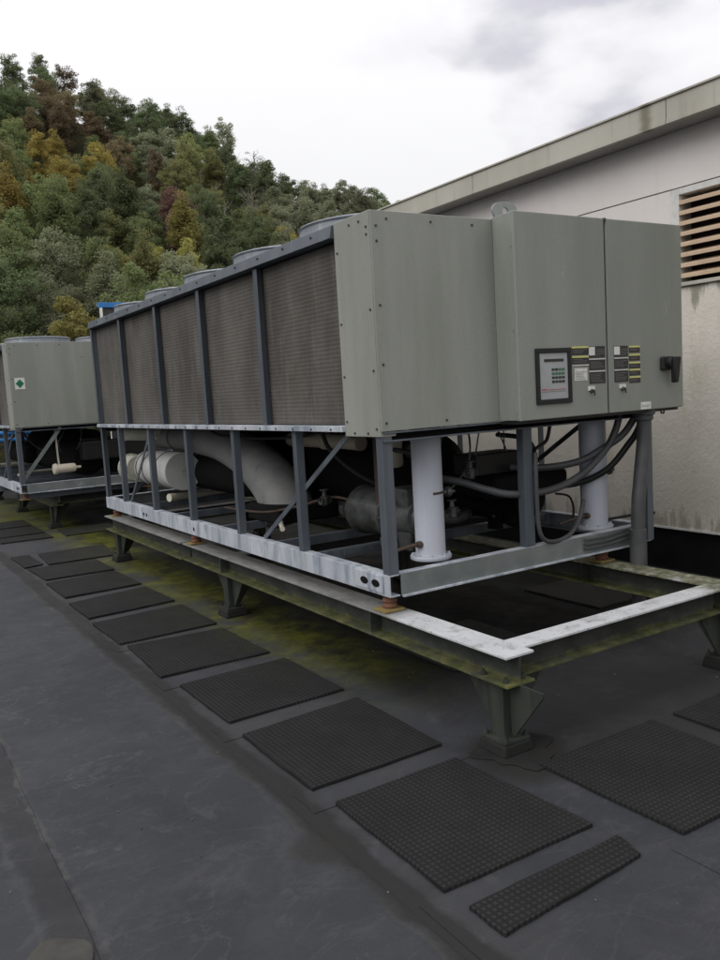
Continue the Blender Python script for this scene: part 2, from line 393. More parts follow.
def leaf(name, a, b, c3):
    t = NT(name)
    oi = t.n('ShaderNodeObjectInfo')
    c = t.mix(t.ramp(t.noise(.55, 3, .6), .35, .65), a, b)
    c = t.mix(t.ramp(t.noise(3.5, 2, .6), .47, .70, 0, .85), c, c3)
    hsv = t.n('ShaderNodeHueSaturation'); t.put(hsv.inputs['Color'], c)
    t.put(hsv.inputs['Value'], t.ramp(oi.outputs['Random'], 0, 1, 1.25, 2.1)); t.put(hsv.inputs['Hue'], t.ramp(oi.outputs['Random'], 0, 1, .488, .51))
    col = hsv.outputs[0]
    t.set(col, .65, 0, .25)
    tr = t.n('ShaderNodeBsdfTranslucent'); t.put(tr.inputs['Color'], col)
    mx = t.n('ShaderNodeMixShader'); mx.inputs[0].default_value = .48
    t.t.links.new(t.b.outputs[0], mx.inputs[1]); t.t.links.new(tr.outputs[0], mx.inputs[2]); t.t.links.new(mx.outputs[0], t.out.inputs['Surface'])
    return t.mat
LEAF = {
 'dark green':   leaf('leaf_dark_green', (.068,.088,.044), (.09,.112,.054), (.12,.14,.066)),
 'mid green':    leaf('leaf_mid_green', (.098,.122,.054), (.125,.15,.064), (.155,.175,.075)),
 'grey green':   leaf('leaf_grey_green', (.12,.13,.078), (.15,.157,.097), (.19,.195,.13)),
 'olive':        leaf('leaf_olive', (.125,.133,.055), (.155,.158,.066), (.19,.185,.08)),
 'yellow green': leaf('leaf_yellow_green', (.18,.18,.055), (.23,.22,.068), (.28,.25,.09)),
 'orange':       leaf('leaf_orange', (.20,.155,.045), (.235,.185,.052), (.14,.14,.055)),
 'rusty brown':  leaf('leaf_rusty', (.115,.085,.052), (.14,.105,.062), (.13,.125,.065)),
 'dark red':     leaf('leaf_dark_red', (.12,.07,.058), (.15,.088,.07), (.15,.11,.08)),
}

# ------------------------------------------------------------------ roof and terrain (setting)
m = MB(); m.box(-13, 26, -16, 22, -9.5, 0)
# top face own material
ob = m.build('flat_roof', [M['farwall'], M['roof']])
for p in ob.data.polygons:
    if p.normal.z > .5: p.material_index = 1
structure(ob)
pts = []
for k in range(36):
    a = 2*math.pi*k/36; r = .10*(1+.06*math.sin(3*a+1)+.05*math.sin(5*a))
    pts.append((-2.09 + r*1.0*math.cos(a), -1.12 + r*1.5*math.sin(a), 0.001))
m = MB(); m.prism(pts, (0,0,.008)); structure(m.build('roof_patch', M['concrete'], bevel=.002))

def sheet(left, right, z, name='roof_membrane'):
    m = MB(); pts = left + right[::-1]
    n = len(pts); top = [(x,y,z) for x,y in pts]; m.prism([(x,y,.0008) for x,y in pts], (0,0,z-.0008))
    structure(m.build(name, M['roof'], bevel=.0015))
ys = [-9 + .25*i for i in range(113)]
rw = random.Random(4)
sheet([(-1.965 + .012*math.sin(y*.9) + rw.uniform(-.006,.006), y) for y in ys], [(-1.045 + .016*math.sin(y*.7+1) + rw.uniform(-.008,.008), y) for y in ys], .0055)
for (x0,x1,y0,y1) in ((-.98,-.12,-.80,-.60),(-.99,-.10,.13,.34),(-.99,-.10,1.09,1.31),(-1.0,-.11,-2.6,-1.57),(-.05,1.9,-2.7,-1.87),(.84,.99,-1.83,-1.05),(-1.0,-.10,2.09,2.25)):
    sheet([(x0+rw.uniform(-.01,.01), y0), (x0+rw.uniform(-.01,.01), (y0+y1)/2), (x0, y1)], [(x1, y0+rw.uniform(-.01,.01)), (x1+.012, (y0+y1)/2), (x1+rw.uniform(-.01,.01), y1)], .0035, 'roof_lap')
pts = []                                             # pitch spread round the foot of the near leg
for k in range(30):
    a = 2*math.pi*k/30; r_ = .17*(1+.22*math.sin(3*a+.5)+.12*math.sin(7*a+2))
    pts.append((.09 + r_*1.15*math.cos(a), -.90 + r_*math.sin(a), .001))
m = MB(); m.prism(pts, (0,0,.006)); structure(m.build('pitch_patch', M['pad'], bevel=.003))
m = MB()                                             # grit and bits of leaf scattered on the roof
for k in range(90):
    x = rw.uniform(-3.2, 2.4); y = rw.uniform(-3.0, 4.5) if k > 40 else rw.uniform(-2.6,.5)
    q = rw.uniform(.0025,.006); a0 = rw.uniform(0,6.28); nq = 5
    m.prism([(x+q*rw.uniform(.6,1.3)*math.cos(a0+2*math.pi*i/nq), y+q*rw.uniform(.6,1.3)*math.sin(a0+2*math.pi*i/nq), .006) for i in range(nq)], (0,0,rw.uniform(.002,.004)))
g_ = m.build('roof_grit', M['grit']); g_['kind'] = 'stuff'

AZ = [(-180,.05),(-120,.08),(-60,.22),(-30,.33),(0,.385),(10.8,.382),(15.2,.370),(16.7,.362),(18.4,.345),(20.7,.345),(22.9,.330),(26,.298),(28.6,.272),(31.8,.244),(35.1,.226),(45,.19),(70,.14),(120,.08),(180,.05)]
CX, CY, CZ = -2.4975, -3.7441, 1.1616+ZO
def sky_tan(az):
    for (a0,t0),(a1,t1) in zip(AZ, AZ[1:]):
        if a0 <= az <= a1: return t0 + (t1-t0)*(az-a0)/(a1-a0)
    return .05
RR = 178.0
def hill_z(az, r):
    top = CZ + sky_tan(az)*RR - 9.0
    if r < 66: return -9.6
    if r <= RR:
        f = (r-66)/(RR-66); f = f**1.08
        z = -9.6 + (top+9.6)*f
    else:
        z = top - (r-RR)*.10 - min((r-RR), 60)*.12
    z += 1.3*math.sin(r*.09+az*.31)*min(1, max(0, (r-66)/30)) * (.5 if r > 150 else 1)
    return max(z, -9.6)
azs = list(range(-180, -30, 10)) + [a*.5 for a in range(-60, 120)] + list(range(60, 181, 10))
rs = [.1, 20, 40, 60, 66] + [72 + 6*i for i in range(24)] + [230, 260, 300, 380, 520, 800, 1400, 3000]
vs = []; fs = []
for r in rs:
    for a in azs:
        vs.append((CX + r*math.sin(math.radians(a)), CY + r*math.cos(math.radians(a)), hill_z(a, r)))
na = len(azs)
for i in range(len(rs)-1):
    for k in range(na-1): fs.append((i*na+k, i*na+k+1, (i+1)*na+k+1, (i+1)*na+k))
m = MB(); m.add(vs, fs, 0, True); structure(m.build('hill_terrain', M['terrain'], angle=80))

# ------------------------------------------------------------------ trees
def crown_mesh(name, seed, H, rad, base, n_blob, n_leaf, size, shape='round', fill=1.0):
    g = np.random.default_rng(seed)
    cz = (H+base)/2; hz = (H-base)/2
    C = []
    tries = 0
    lop = g.normal(0, .16, 3)
    while len(C) < n_blob and tries < 20000:
        tries += 1
        d = g.normal(size=3); d /= np.linalg.norm(d)
        q = .35 + .65*g.random()**.6
        p = d*q
        if shape == 'cone': w = 1.0 - .75*max(0, (p[2]+1)/2)
        elif shape == 'tall': w = .8
        else: w = 1.0 - .25*max(0, -p[2])
        az = math.atan2(p[1], p[0]); w *= 1 + .16*math.sin(2*az+seed) + .10*math.sin(3*az+seed*2.1)
        C.append((p[0]*rad*w + lop[0], p[1]*rad*w + lop[1], cz + p[2]*hz*(.92+.1*g.random())))
    C = np.array(C)
    V_ = []; 
    for c in C:
        br = rad*(.20 + .16*g.random())
        k = int(n_leaf*1.15*(.6+.8*g.random())*fill)
        d = g.normal(size=(k,3)); d /= np.linalg.norm(d, axis=1)[:,None]
        d[:,2] *= .75
        P = c + d*br*(.45+.6*g.random((k,1)))
        V_.append(P)
    P = np.concatenate(V_)
    n = len(P)
    nrm = g.normal(size=(n,3)) + (P-np.array([0,0,cz]))/rad*.7 + np.array([0,0,.5])
    nrm /= np.linalg.norm(nrm, axis=1)[:,None]
    ref = g.normal(size=(n,3)); a = np.cross(nrm, ref); a /= np.linalg.norm(a, axis=1)[:,None]; b = np.cross(nrm, a)
    s = size*.86*(.6+.8*g.random((n,1)))
    q = np.stack([P-a*s, P-b*s*.6, P+a*s, P+b*s*.6], 1).reshape(-1,3)
    me = bpy.data.meshes.new(name); me.vertices.add(4*n); me.vertices.foreach_set('co', q.ravel().astype(np.float32))
    me.loops.add(4*n); me.loops.foreach_set('vertex_index', np.arange(4*n, dtype=np.int32))
    me.polygons.add(n); me.polygons.foreach_set('loop_start', np.arange(0, 4*n, 4, dtype=np.int32))
    me.update(calc_edges=True); me.validate()
    me.materials.append(LEAF['mid green'])
    return me, C

def trunk_mesh(name, H, base, C, seed, mat, rad=.17):
    g = random.Random(seed); m = MB()
    m.tube([(0,0,-1.5),(g.uniform(-.2,.2),g.uniform(-.2,.2),base*.6),(g.uniform(-.3,.3),g.uniform(-.3,.3),(base+H)/2),(0,0,H*.93)], (rad,.04), 7, 0, 4)
    for c in C[::2]:
        z0 = max(base*.6, c[2] - math.hypot(c[0], c[1])*.9 - .5)
        m.tube([(0,0,z0), (c[0]*.5, c[1]*.5, (z0+c[2])/2+.1), tuple(c)], (rad*.42,.02), 5, 0, 3)
    o = m.build(name, mat); me = o.data; bpy.data.objects.remove(o); return me

KINDS = []
for i, (H, rad, base, nb, nl, sz, sh, fill) in enumerate([
    (16, 3.6, 4.0, 80, 120, .18, 'round', 1), (15, 3.4, 3.4, 74, 120, .17, 'round', 1), (17, 3.1, 4.0, 80, 120, .17, 'tall', 1),
    (13, 3.9, 3.0, 74, 120, .18, 'round', 1), (16, 3.5, 3.0, 80, 120, .165, 'cone', 1), (17, 3.9, 4.5, 84, 110, .185, 'round', .9),
    (15, 3.1, 3.6, 58, 100, .165, 'tall', .75), (12, 3.3, 2.6, 64, 120, .165, 'round', 1)]):
    cm, C = crown_mesh('tree_crown', 40+i, H, rad, base, nb, nl, sz, sh, fill)
    tm = trunk_mesh('tree_trunk', H, base, C, 60+i, M['bark'])
    KINDS.append((cm, tm, H, C))
BARE = []
for i in range(2):
    g = np.random.default_rng(90+i); C = [(g.normal()*1.6, g.normal()*1.6, 6+7*g.random()) for _ in range(46)]
    BARE.append(trunk_mesh('bare_trunk', 13, 5, C, 77+i, M['palebark'], .2))
thin_cm, _ = crown_mesh('thin_crown', 77, 13, 2.6, 5, 26, 26, .18, 'tall', .6)

def cam_uv(x, y, z):            # where a point falls in the photograph (only used to pick kinds of trees and words for labels)
    R = V(.8430069,-.5347486,-.0581663); U = V(.1063221,.0596502,.9925409); F = V(.5272903,.8429032,-.1071411)
    d = V(x-CX, y-CY, z-CZ); w = d.dot(F)
    return 360+818.75*d.dot(R)/w, 480-818.75*d.dot(U)/w

# autumn colours by area of the hillside as the photograph shows them
SPOTS = [ # u, v, radius, kind
 (38,165,25,'orange'),(98,166,13,'orange'),(58,138,9,'orange'),(282,226,17,'orange'),(12,190,14,'orange'),
 (168,192,17,'dark red'),(48,100,26,'rusty brown'),(90,118,14,'rusty brown'),(180,216,16,'dark red'),(135,275,18,'olive'),
 (112,245,22,'yellow green'),(190,255,26,'yellow green'),(165,268,20,'yellow green'),(75,320,24,'yellow green'),(200,165,28,'olive'),
 (160,140,26,'grey green'),(140,165,20,'rusty brown'),(225,190,26,'olive'),(120,150,14,'rusty brown'),(20,255,30,'mid green'),(45,225,26,'mid green'),
 (10,80,30,'dark green'),(120,110,24,'dark green'),(165,110,30,'dark green'),(175,185,16,'dark green'),(260,175,30,'dark green'),(300,200,30,'grey green'),(330,190,40,'grey green'),(60,290,34,'grey green')]
def band(v, u):
    sky_v = np.interp(u, [0,75,130,200,250,310,390], [52,65,98,108,140,165,193])
    d = v - sky_v
    if d < 34: return 'along the skyline'
    if d < 105: return 'halfway up the slope'
    return 'low on the slope'
def side(u):
    if u < 95: return 'at the left end of hill'
    if u < 190: return 'left of mid hill'
    if u < 285: return 'right of mid hill'
    return 'at the right end of hill'
placed = []
ntree = 0
cand = []
r = 74.0
while r < RR+7:
    az = 5.5 + random.random()*3
    while az < 40:
        cand.append((az + random.uniform(-.8,.8)*100/r, r + random.uniform(-2.3,2.3))); az += math.degrees(5.0/r)
    r += 5.2
for az, r in cand:
    x = CX + r*math.sin(math.radians(az)); y = CY + r*math.cos(math.radians(az)); z = hill_z(az, r)
    u, v = cam_uv(x, y, z+9)
    if u < -25 or u > 415 or v > 380: continue
    kind = None; best = 9
    for su, sv, sr, k in SPOTS:
        q = math.hypot(u-su, (v-sv)*1.2)/sr
        if q < 1 and q < best: best = q; kind = k
    if kind is None:
        kind = random.choices(['dark green','mid green','grey green','olive','rusty brown','yellow green'], [27,34,26,13,3,4])[0]
    bare = (195 < u < 262 and 110 < v < 215 and random.random() < .55)
    size = random.uniform(.60, .92)*(.9 if kind in ('orange','dark red') else 1)*(1.05 if r < 120 else .95)
    where = f'{band(v,u)} {side(u)}'
    lab = f'half bare tree with pale trunk {where}' if bare else f'{kind} broadleaf tree {where}'
    t = thing('broadleaf_tree', (x, y, z-.4), lab, 'tree', ('thin half bare trees' if bare else kind + ' trees') + ' on the hillside')
    t.rotation_euler = (0, 0, random.uniform(0, 6.28)); t.scale = (size*random.uniform(.92,1.12), size*random.uniform(.92,1.12), size*random.uniform(.9,1.1)*(.84 if r > 150 else 1))
    ntree += 1
    cm, tm, H, C = random.choice(KINDS)
    if bare: cm, tm = thin_cm, random.choice(BARE)
    c = bpy.data.objects.new('crown', cm); COL.objects.link(c); c.parent = t
    c.material_slots[0].link = 'OBJECT'; c.material_slots[0].material = LEAF['grey green' if bare else kind]
    b = bpy.data.objects.new('trunk', tm); COL.objects.link(b); b.parent = t
print('trees', ntree)

# ------------------------------------------------------------------ penthouse building
WX = 3.75
P = thing('penthouse_building', (WX, 0, 0), 'pale rendered rooftop building with overhanging fascia and tan louvre, along the right side', 'building')
Y0, Y1 = -9.0, 12.4
ztop = 3.20+ZO
lz0, lz1, ly0, ly1 = 1.946+ZO, 2.70+ZO, -1.9, .835
m = MB()                                            # lower rough stucco, 3 cm proud
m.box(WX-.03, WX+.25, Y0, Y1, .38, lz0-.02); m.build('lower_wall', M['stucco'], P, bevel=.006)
m = MB()
m.box(WX, WX+.25, Y0, ly0, lz0-.02, lz1+.03); m.box(WX, WX+.25, ly1+.09, Y1, lz0-.02, lz1+.024)
m.build('middle_wall', M['wall'], P)
m = MB(); m.box(WX, WX+.25, Y0, Y1, lz1+.036, ztop); m.build('upper_wall', M['wall'], P)
m = MB(); m.box(WX+.03, WX+.2, ly1, Y1, lz1+.0, lz1+.06); m.build('wall_joint', M['soffit'], P)
m = MB(); m.box(WX-.014, WX-.03-.002+.03+.1, Y0, Y1, .0, .375); m.build('base_flashing', M['flash'], P)
m = MB(); m.box(WX-.045, WX-.005, Y0, Y1, .376, .392); m.build('termination_bar', M['labelwhite'], P)
yj = Y0; 
m = MB()
while yj < Y1:                                      # fascia in sheet lengths with fine joints
    y2 = min(yj+2.44, Y1+.3); m.box(3.487, 3.53, yj+.004, y2-.004, ztop-.0, 3.40+ZO)
    m.box(3.481, 3.487-.0005, yj+.004, y2-.004, ztop-.0, ztop+.035)
    yj += 2.44
m.build('roof_fascia', M['fascia'], P)
m = MB(); m.box(3.470, 3.59, Y0, Y1+.32, 3.401+ZO, 3.420+ZO); m.build('roof_coping', M['fascia'], P, bevel=.004)
m = MB(); m.box(3.5305, WX+.3, Y0, Y1+.3, ztop+.001, ztop+.03); m.build('soffit', M['soffit'], P)
m = MB(); m.box(3.531, 13, Y0, Y1+.3, ztop+.031, 3.39+ZO); m.build('roof_slab', M['soffit'], P)
m = MB(); m.box(WX+.251, 12.8, Y1-.25, Y1, 0, ztop); m.build('end_wall', M['wall'], P)
lv = None
m = MB()                                            # louvre frame
m.box(WX-.012, WX+.16, ly1+.002, ly1+.088, lz0-.018, lz1+.022); m.box(WX-.012, WX+.16, ly0+.002, ly0+.06, lz0-.018, lz1+.022)
m.box(WX-.012, WX+.16, ly0+.061, ly1+.001, lz1-.03, lz1+.022)
fr = m.build('louvre_frame', M['labelwhite'], P, bevel=.003)
m = MB(); m.box(WX+.15, WX+.24, ly0+.06, ly1, lz0-.01, lz1-.031); m.build('louvre_recess', M['louvredark'], P)
m = MB()
n = 8; dz = (lz1-lz0-.05)/n
for i in range(n):
    z = lz0 + .02 + i*dz
    m.hexa([(WX-.02,ly0+.061,z),(WX-.02,ly1-.001,z),(WX+.10,ly1-.001,z+dz*.62),(WX+.10,ly0+.061,z+dz*.62),
            (WX-.02,ly0+.061,z+.034),(WX-.02,ly1-.001,z+.034),(WX+.10,ly1-.001,z+dz*.62+.014),(WX+.10,ly0+.061,z+dz*.62+.014)])
m.build('louvre', M['slat'], P, bevel=.004)
m = MB(); m.box(WX-.06, WX+.12, ly0-.02, ly1+.10, lz0-.05, lz0-.0185); m.build('louvre_sill', M['fascia'], P, bevel=.004)

# ------------------------------------------------------------------ the chiller
W, L = 2.24, 5.80
def chiller_parts(R):
    """parts shared by both machines, in machine space with R at its base corner"""
    o = R.location
    def B(m, name, mats, parent=R, bevel=0, **k):
        m.v = [(x+o.x, y+o.y, z+o.z) for x, y, z in m.v]
        return m.build(name, mats, parent, bevel, **k)
    lp = [0.0, 1.015, 2.03, 3.045, 4.06, 5.07, L-.07]
    # base rails (channels)
    for s, x0 in ((1, 0.0), (-1, W)):
        m = MB()
        m.box(min(x0, x0+s*.008), max(x0, x0+s*.008), 0, L, 0, .126)
        m.box(min(x0+s*.0081, x0+s*.07), max(x0+s*.0081, x0+s*.07), 0, L, .118, .126); m.box(min(x0+s*.0081, x0+s*.07), max(x0+s*.0081, x0+s*.07), 0, L, 0, .008)
        rail = B(m, 'side_base_rail', M['rail'], bevel=.002)
        for (yy, ln) in ((.13,.05),(.25,.05),(3.02,.03),(4.33,.035),(4.42,.035)):
            m = MB(); pts = []
            for k in range(14):
                a = 2*math.pi*k/14; pts.append((x0-s*.001, yy+.5*ln*math.cos(a)*1.1, .055+.018*math.sin(a)))
            m.prism(pts, (-s*.0015,0,0)); B(m, 'lifting_slot', M['dark'], rail)
        if s == 1:
            m = MB(); m.box(-.010, -.0005, .06, .36, .018, .118); B(m, 'slot_plate', M['rail'], rail, bevel=.002)
            for yy in (.13,.25):
                m = MB(); pts = [(-.0105, yy+.042*math.cos(2*math.pi*k/16), .066+.022*math.sin(2*math.pi*k/16)) for k in range(16)]
                m.prism(pts, (-.001,0,0)); B(m, 'lifting_slot', M['dark'], rail)
    for y0, s in ((0.0, 1), (L, -1)):
        m = MB(); a, b = sorted((y0+s*.0, y0+s*.008)); c, d = sorted((y0+s*.0081, y0+s*.07))
        m.box(.0805, W-.0805, a, b, .0, .126, 0); m.box(.0805, W-.0805, c, d, .119, .127, 1); m.box(.0805, W-.0805, *sorted((y0-s*.02, y0-s*.0005)), -.006, .006, 1)
        B(m, 'end_base_rail', [M['endrail'], M['rail']], bevel=.0015)
    for yy in (.95, 1.55, 2.6, 3.7, 4.75):
        m = MB(); m.box(.0705, W-.0705, yy, yy+.05, .05, .116); B(m, 'base_crossmember', M['bluesteel'], bevel=.002)
    # posts: angle sections
    for s, x0 in ((1, 0.004), (-1, W-.004)):
        for i, yy in enumerate(lp):
            m = MB(); w = .066 if i in (0, 6) else .056
            y0 = yy + .002; y1 = yy + w
            m.box(*sorted((x0, x0+s*.006)), y0, y1, .1262, .93)
            if i != 6: m.box(*sorted((x0+s*.0061, x0+s*w)), y0, y0+.006, .1262, .93)
            else: m.box(*sorted((x0+s*.0061, x0+s*w)), y1-.006, y1, .1262, .93)
            B(m, 'frame_post', M['bluesteel'], bevel=.0015)
    for xx in (1.06,):
        for yy, s in ((.012, 1), (L-.018, -1)):
            m = MB(); m.box(xx, xx+.075, yy, yy+.006, .1275, .875); m.box(xx, xx+.006, *sorted((yy+.0061 if s > 0 else yy-.0001, yy+.06*s)), .1275, .875)
            B(m, 'frame_post', M['bluesteel'], bevel=.0015)
    for p, q in (((.05,1.70,.13),(.05,.42,.915)), ((.05,4.98,.13),(.05,4.12,.915)), ((W-.05,1.70,.13),(W-.05,.42,.915)), ((W-.05,4.98,.13),(W-.05,4.12,.915)), ((.3,L-.06,.13),(1.2,L-.06,.9)), ((.25,.9,.10),(.9,.95,.10))):
        m = MB(); m.bar(p, q, .035, .008, (1,0,0) if p[0] == q[0] else (0,1,0)); B(m, 'brace', M['bluesteel'])
    for y0 in (-.012, L-.048):
        m = MB(); m.box(.01, W-.01, y0, y0+.06, .875, .884, 1); m.box(.01, W-.01, y0+.05, y0+.06, .8845, .921); m.box(.01, W-.01, y0, y0+.06, .9215, .93, 1)
        B(m, 'end_header', [M['dark'], M['bluesteel']], bevel=.001)
    # condenser coils on both long sides
    ed = [.372, 1.43, 2.505, 3.575, 4.69, L-.03]
    for s, x0 in ((1, .0), (-1, W)):
        for a, b in zip(ed, ed[1:]):
            m = MB(); m.box(*sorted((x0+s*.045, x0+s*.16)), a+.012, b-.012, .972, 2.03); B(m, 'condenser_coil', M['coil'])
        for yy in ed[1:]:
            m = MB(); m.box(*sorted((x0-s*.012, x0-s*.006)), yy-.03, yy+.03, .968, 2.03); m.box(*sorted((x0-s*.0059, x0+s*.044)), yy+.012 if yy < 5.7 else yy-.018, yy+.018 if yy < 5.7 else yy-.012, .968, 2.03)
            B(m, 'coil_divider', M['bluesteel'], bevel=.0015)
        m = MB(); m.box(*sorted((x0-s*.026, x0+s*.16)), .372, L+.01, .931, .966); rl = B(m, 'lower_coil_rail', M['rail'], bevel=.003)
        for k in range(22):
            yy = .5 + k*.245; m = MB(); m.lathe((x0-s*.026, yy, .945), (-s,0,0), [(.0,.006),(.006,.006),(.007,0)], 8); B(m, 'bolt', M['steelbolt'], rl)
        m = MB(); m.hexa([(x0-s*.035,.372,2.04),(x0+s*.10,.372,2.04),(x0+s*.10,L+.01,2.04),(x0-s*.035,L+.01,2.04),(x0-s*.018,.372,2.115),(x0+s*.10,.372,2.125),(x0+s*.10,L+.01,2.125),(x0-s*.018,L+.01,2.115)])
        rl = B(m, 'upper_coil_rail', M['bluesteel'], bevel=.003)
        for k in range(14):
            yy = .6 + k*.37; m = MB(); m.lathe((x0-s*.027, yy, 2.085), (-s,0,.2), [(.0,.007),(.007,.007),(.009,0)], 8); B(m, 'bolt', M['steelbolt'], rl)
        m = MB(); m.box(*sorted((x0-s*.006, x0+s*.10)), .0, .37, .905, 2.124); sp = B(m, 'side_panel', M['panel'], bevel=.004)
        for yy, zz in ((.34,.99),(.34,1.25),(.34,1.55),(.34,1.95),(.03,.95),(.03,1.27),(.03,1.6),(.03,2.04),(.03,2.00),(.10,2.08),(.20,2.08),(.12,.925),(.26,.925)):
            m = MB(); m.lathe((x0-s*.006, yy, zz), (-s,0,0), [(0,.005),(.0065,.005),(.008,0)], 8); B(m, 'screw', M['steelbolt'], sp)
    # end panels
    for yy, s in ((0.0, 1), (L, -1)):
        m = MB(); m.box(-.004, W+.004, *sorted((yy-s*.012, yy-s*.0015)), .935, 2.122); ep = B(m, 'end_panel', M['panel'], bevel=.003)
        for xx, zz in ((.03,.98),(.03,1.3),(.03,1.62),(.03,1.96),(.03,2.04),(.10,2.08),(.40,2.08),(.45,.97),(.70,2.08),(1.0,1.9),(1.3,1.5),(1.6,1.1)):
            m = MB(); m.lathe((xx, yy-s*.012, zz), (0,-s,0), [(0,.005),(.0065,.005),(.008,0)], 8); B(m, 'screw', M['steelbolt'], ep)
    m = MB(); m.box(.101, W-.101, .0, L, 2.08, 2.11); B(m, 'fan_deck', M['bluesteel'])
    m = MB(); m.box(.165, W-.165, .02, L-.02, .955, .968); B(m, 'shade_plate', M['black'])  # plate added to darken the space under the coils
    # fans
    first = None
    for fy in (.90, 1.97, 3.04, 4.13, 5.2):
        for fx in (.60, W-.60):
            if first is None:
                m = MB(); m.lathe((fx, fy, 2.11), (0,0,1), [(.50,0),(.475,.03),(.468,.105),(.478,.118),(.470,.126),(.452,.118),(.448,.02),(.448,.0)], 48)
                first = B(m, 'fan_shroud', M['ring'], org=(fx+o.x, fy+o.y, 2.11+o.z)); R_ = (fx, fy)
                m = MB()
                for rr in (.08,.14,.20,.26,.32,.38,.44):
                    zz = 2.24 + .02*(1-rr/.46)
                    ring = [(fx+rr*math.cos(2*math.pi*k/36), fy+rr*math.sin(2*math.pi*k/36), zz) for k in range(37)]
                    m.tube(ring, .0035, 5, 0, 1)
                for k in range(12):
                    a = 2*math.pi*k/12; m.tube([(fx+.05*math.cos(a),fy+.05*math.sin(a),2.263),(fx+.26*math.cos(a),fy+.26*math.sin(a),2.252),(fx+.465*math.cos(a),fy+.465*math.sin(a),2.236)], .004, 5, 0, 2)
                B(m, 'fan_guard', M['rail'], first)
                m = MB(); m.lathe((fx,fy,2.13), (0,0,1), [(0,.07),(.07,.07),(.08,.05),(.08,0)], 20)
                for k in range(4):
                    a = 2*math.pi*k/4; e = V(math.cos(a),math.sin(a),0); f = V(-math.sin(a),math.cos(a),0); c = V(fx,fy,2.165)
                    q = [c+e*.06-f*.05+V(0,0,-.02), c+e*.43-f*.14+V(0,0,-.03), c+e*.43+f*.12+V(0,0,.035), c+e*.06+f*.05+V(0,0,.02)]
                    m.prism(q, (0,0,.004))
                B(m, 'fan_blades', M['black'], first)
            else: copy_child(first, R, (fx-R_[0], fy-R_[1], 0))
    # machinery in the open base
    m = MB(); m.lathe((1.32, 1.25, .50), (0,1,0), [(0,-.12),(.2,-.1),(.30,0),(.32,.05),(.32,3.7),(.30,3.8),(.2,3.9),(0,3.92)], 36); B(m, 'evaporator', M['dark'])
    m = MB(); m.lathe((.74, 3.0, .42), (0,1,0), [(0,-.02),(.12,0),(.18,.1),(.19,.15),(.19,1.55),(0,1.56)], 32); B(m, 'dark_filler', M['dark'])  # made-up black shell standing in for the shade beside the receiver
    m = MB(); m.lathe((.43, 4.0, .45), (0,1,0), [(0,.35),(.195,.355),(.195,1.35),(.185,1.46),(.15,1.55),(.08,1.605),(0,1.62)], 32); B(m, 'receiver', M['pale_grey'])
    m = MB(); m.lathe((.30, 5.42, .44), (0,1,0), [(0,0),(.145,0),(.15,.02),(.15,.24),(.165,.245),(.165,.28),(0,.285)], 28); B(m, 'water_box', M['pale'])
    m = MB(); m.tube([(.22,5.62,.83),(.24,5.5,.84),(.5,5.3,.82),(.8,5.0,.8)], .075, 16); B(m, 'water_pipe', M['pale'])
    m = MB(); m.tube([(.62,5.6,.775),(.62,4.7,.775),(.62,4.1,.765),(.62,3.62,.73),(.64,3.12,.61),(.67,2.72,.40),(.70,2.52,.14)], (.125,.235), 28); B(m, 'suction_pipe', M['grey_ins'])
    m = MB(); m.box(.42,1.0,2.2,2.8,.117,.26); B(m, 'suction_box', M['dark'], bevel=.02)
    m = MB(); m.tube([(.35,4.62,.165),(1.15,4.90,.135)], .036, 14); m.tube([(.345,4.618,.165),(.42,4.645,.162)], .043, 14); B(m, 'drain_pipe', M['pvc'])
    m = MB(); m.tube([(.95,2.9,.765),(.95,2.1,.765),(.97,1.75,.755)], .062, 16); m.lathe((.95,2.25,.765),(0,1,0),[(.062,0),(.075,.01),(.075,.05),(.062,.06)],16); B(m, 'liquid_pipe', M['beige'])
    m = MB(); m.tube([(.98,1.30,.86),(.98,1.30,.70),(1.0,1.32,.60)], .06, 16); B(m, 'liquid_pipe', M['beige'])
    m = MB(); m.lathe((1.08,1.25,.70),(0,-1,0),[(0,.03),(.05,.03),(.055,.02),(.055,0)],18); B(m, 'pressure_gauge', M['castgrey'])
    m = MB(); m.tube([(.50,.80,.93),(.50,.80,.35)], .034, 14); B(m, 'discharge_pipe', M['brown'])
    def comp(cx, y0, z, mt, sc=1.0):
        m = MB(); m.lathe((cx, y0, z), (0,1,0), [(a_*sc, b_) for a_, b_ in [(0,-.32),(.10,-.32),(.11,-.29),(.14,-.28),(.15,-.05),(.17,-.04),(.215,-.03),(.215,.0),(.185,.01),(.19,.36),(.205,.37),(.205,.40),(.16,.47),(.08,.50),(0,.505)]], 30)
        c = B(m, 'compressor', mt)
        m = MB(); m.lathe((cx-.02, y0+.50, z-.02), (0,1,0), [(.03,0),(.035,.02),(.035,.10),(.055,.105),(.055,.16),(.03,.17),(0,.17)], 16); B(m, 'service_valve', mt, c)
        for k in range(8):
            a = 2*math.pi*k/8
            m = MB(); m.lathe((cx+.2*sc*math.cos(a), y0-.03, z+.2*sc*math.sin(a)), (0,-1,0), [(0,.02),(.012,.02),(.012,0)], 6); B(m, 'flange_bolt', M['castgrey'], c)
        m = MB(); m.hexa([(cx-.07,y0-.24,z-.22),(cx+.05,y0-.24,z-.22),(cx+.05,y0-.10,z-.22),(cx-.07,y0-.10,z-.22),(cx-.11,y0-.27,z+.2),(cx+.12,y0-.27,z+.2),(cx+.12,y0-.06,z+.2),(cx-.11,y0-.06,z+.2)]); B(m, 'valve_block', mt, c, bevel=.015)
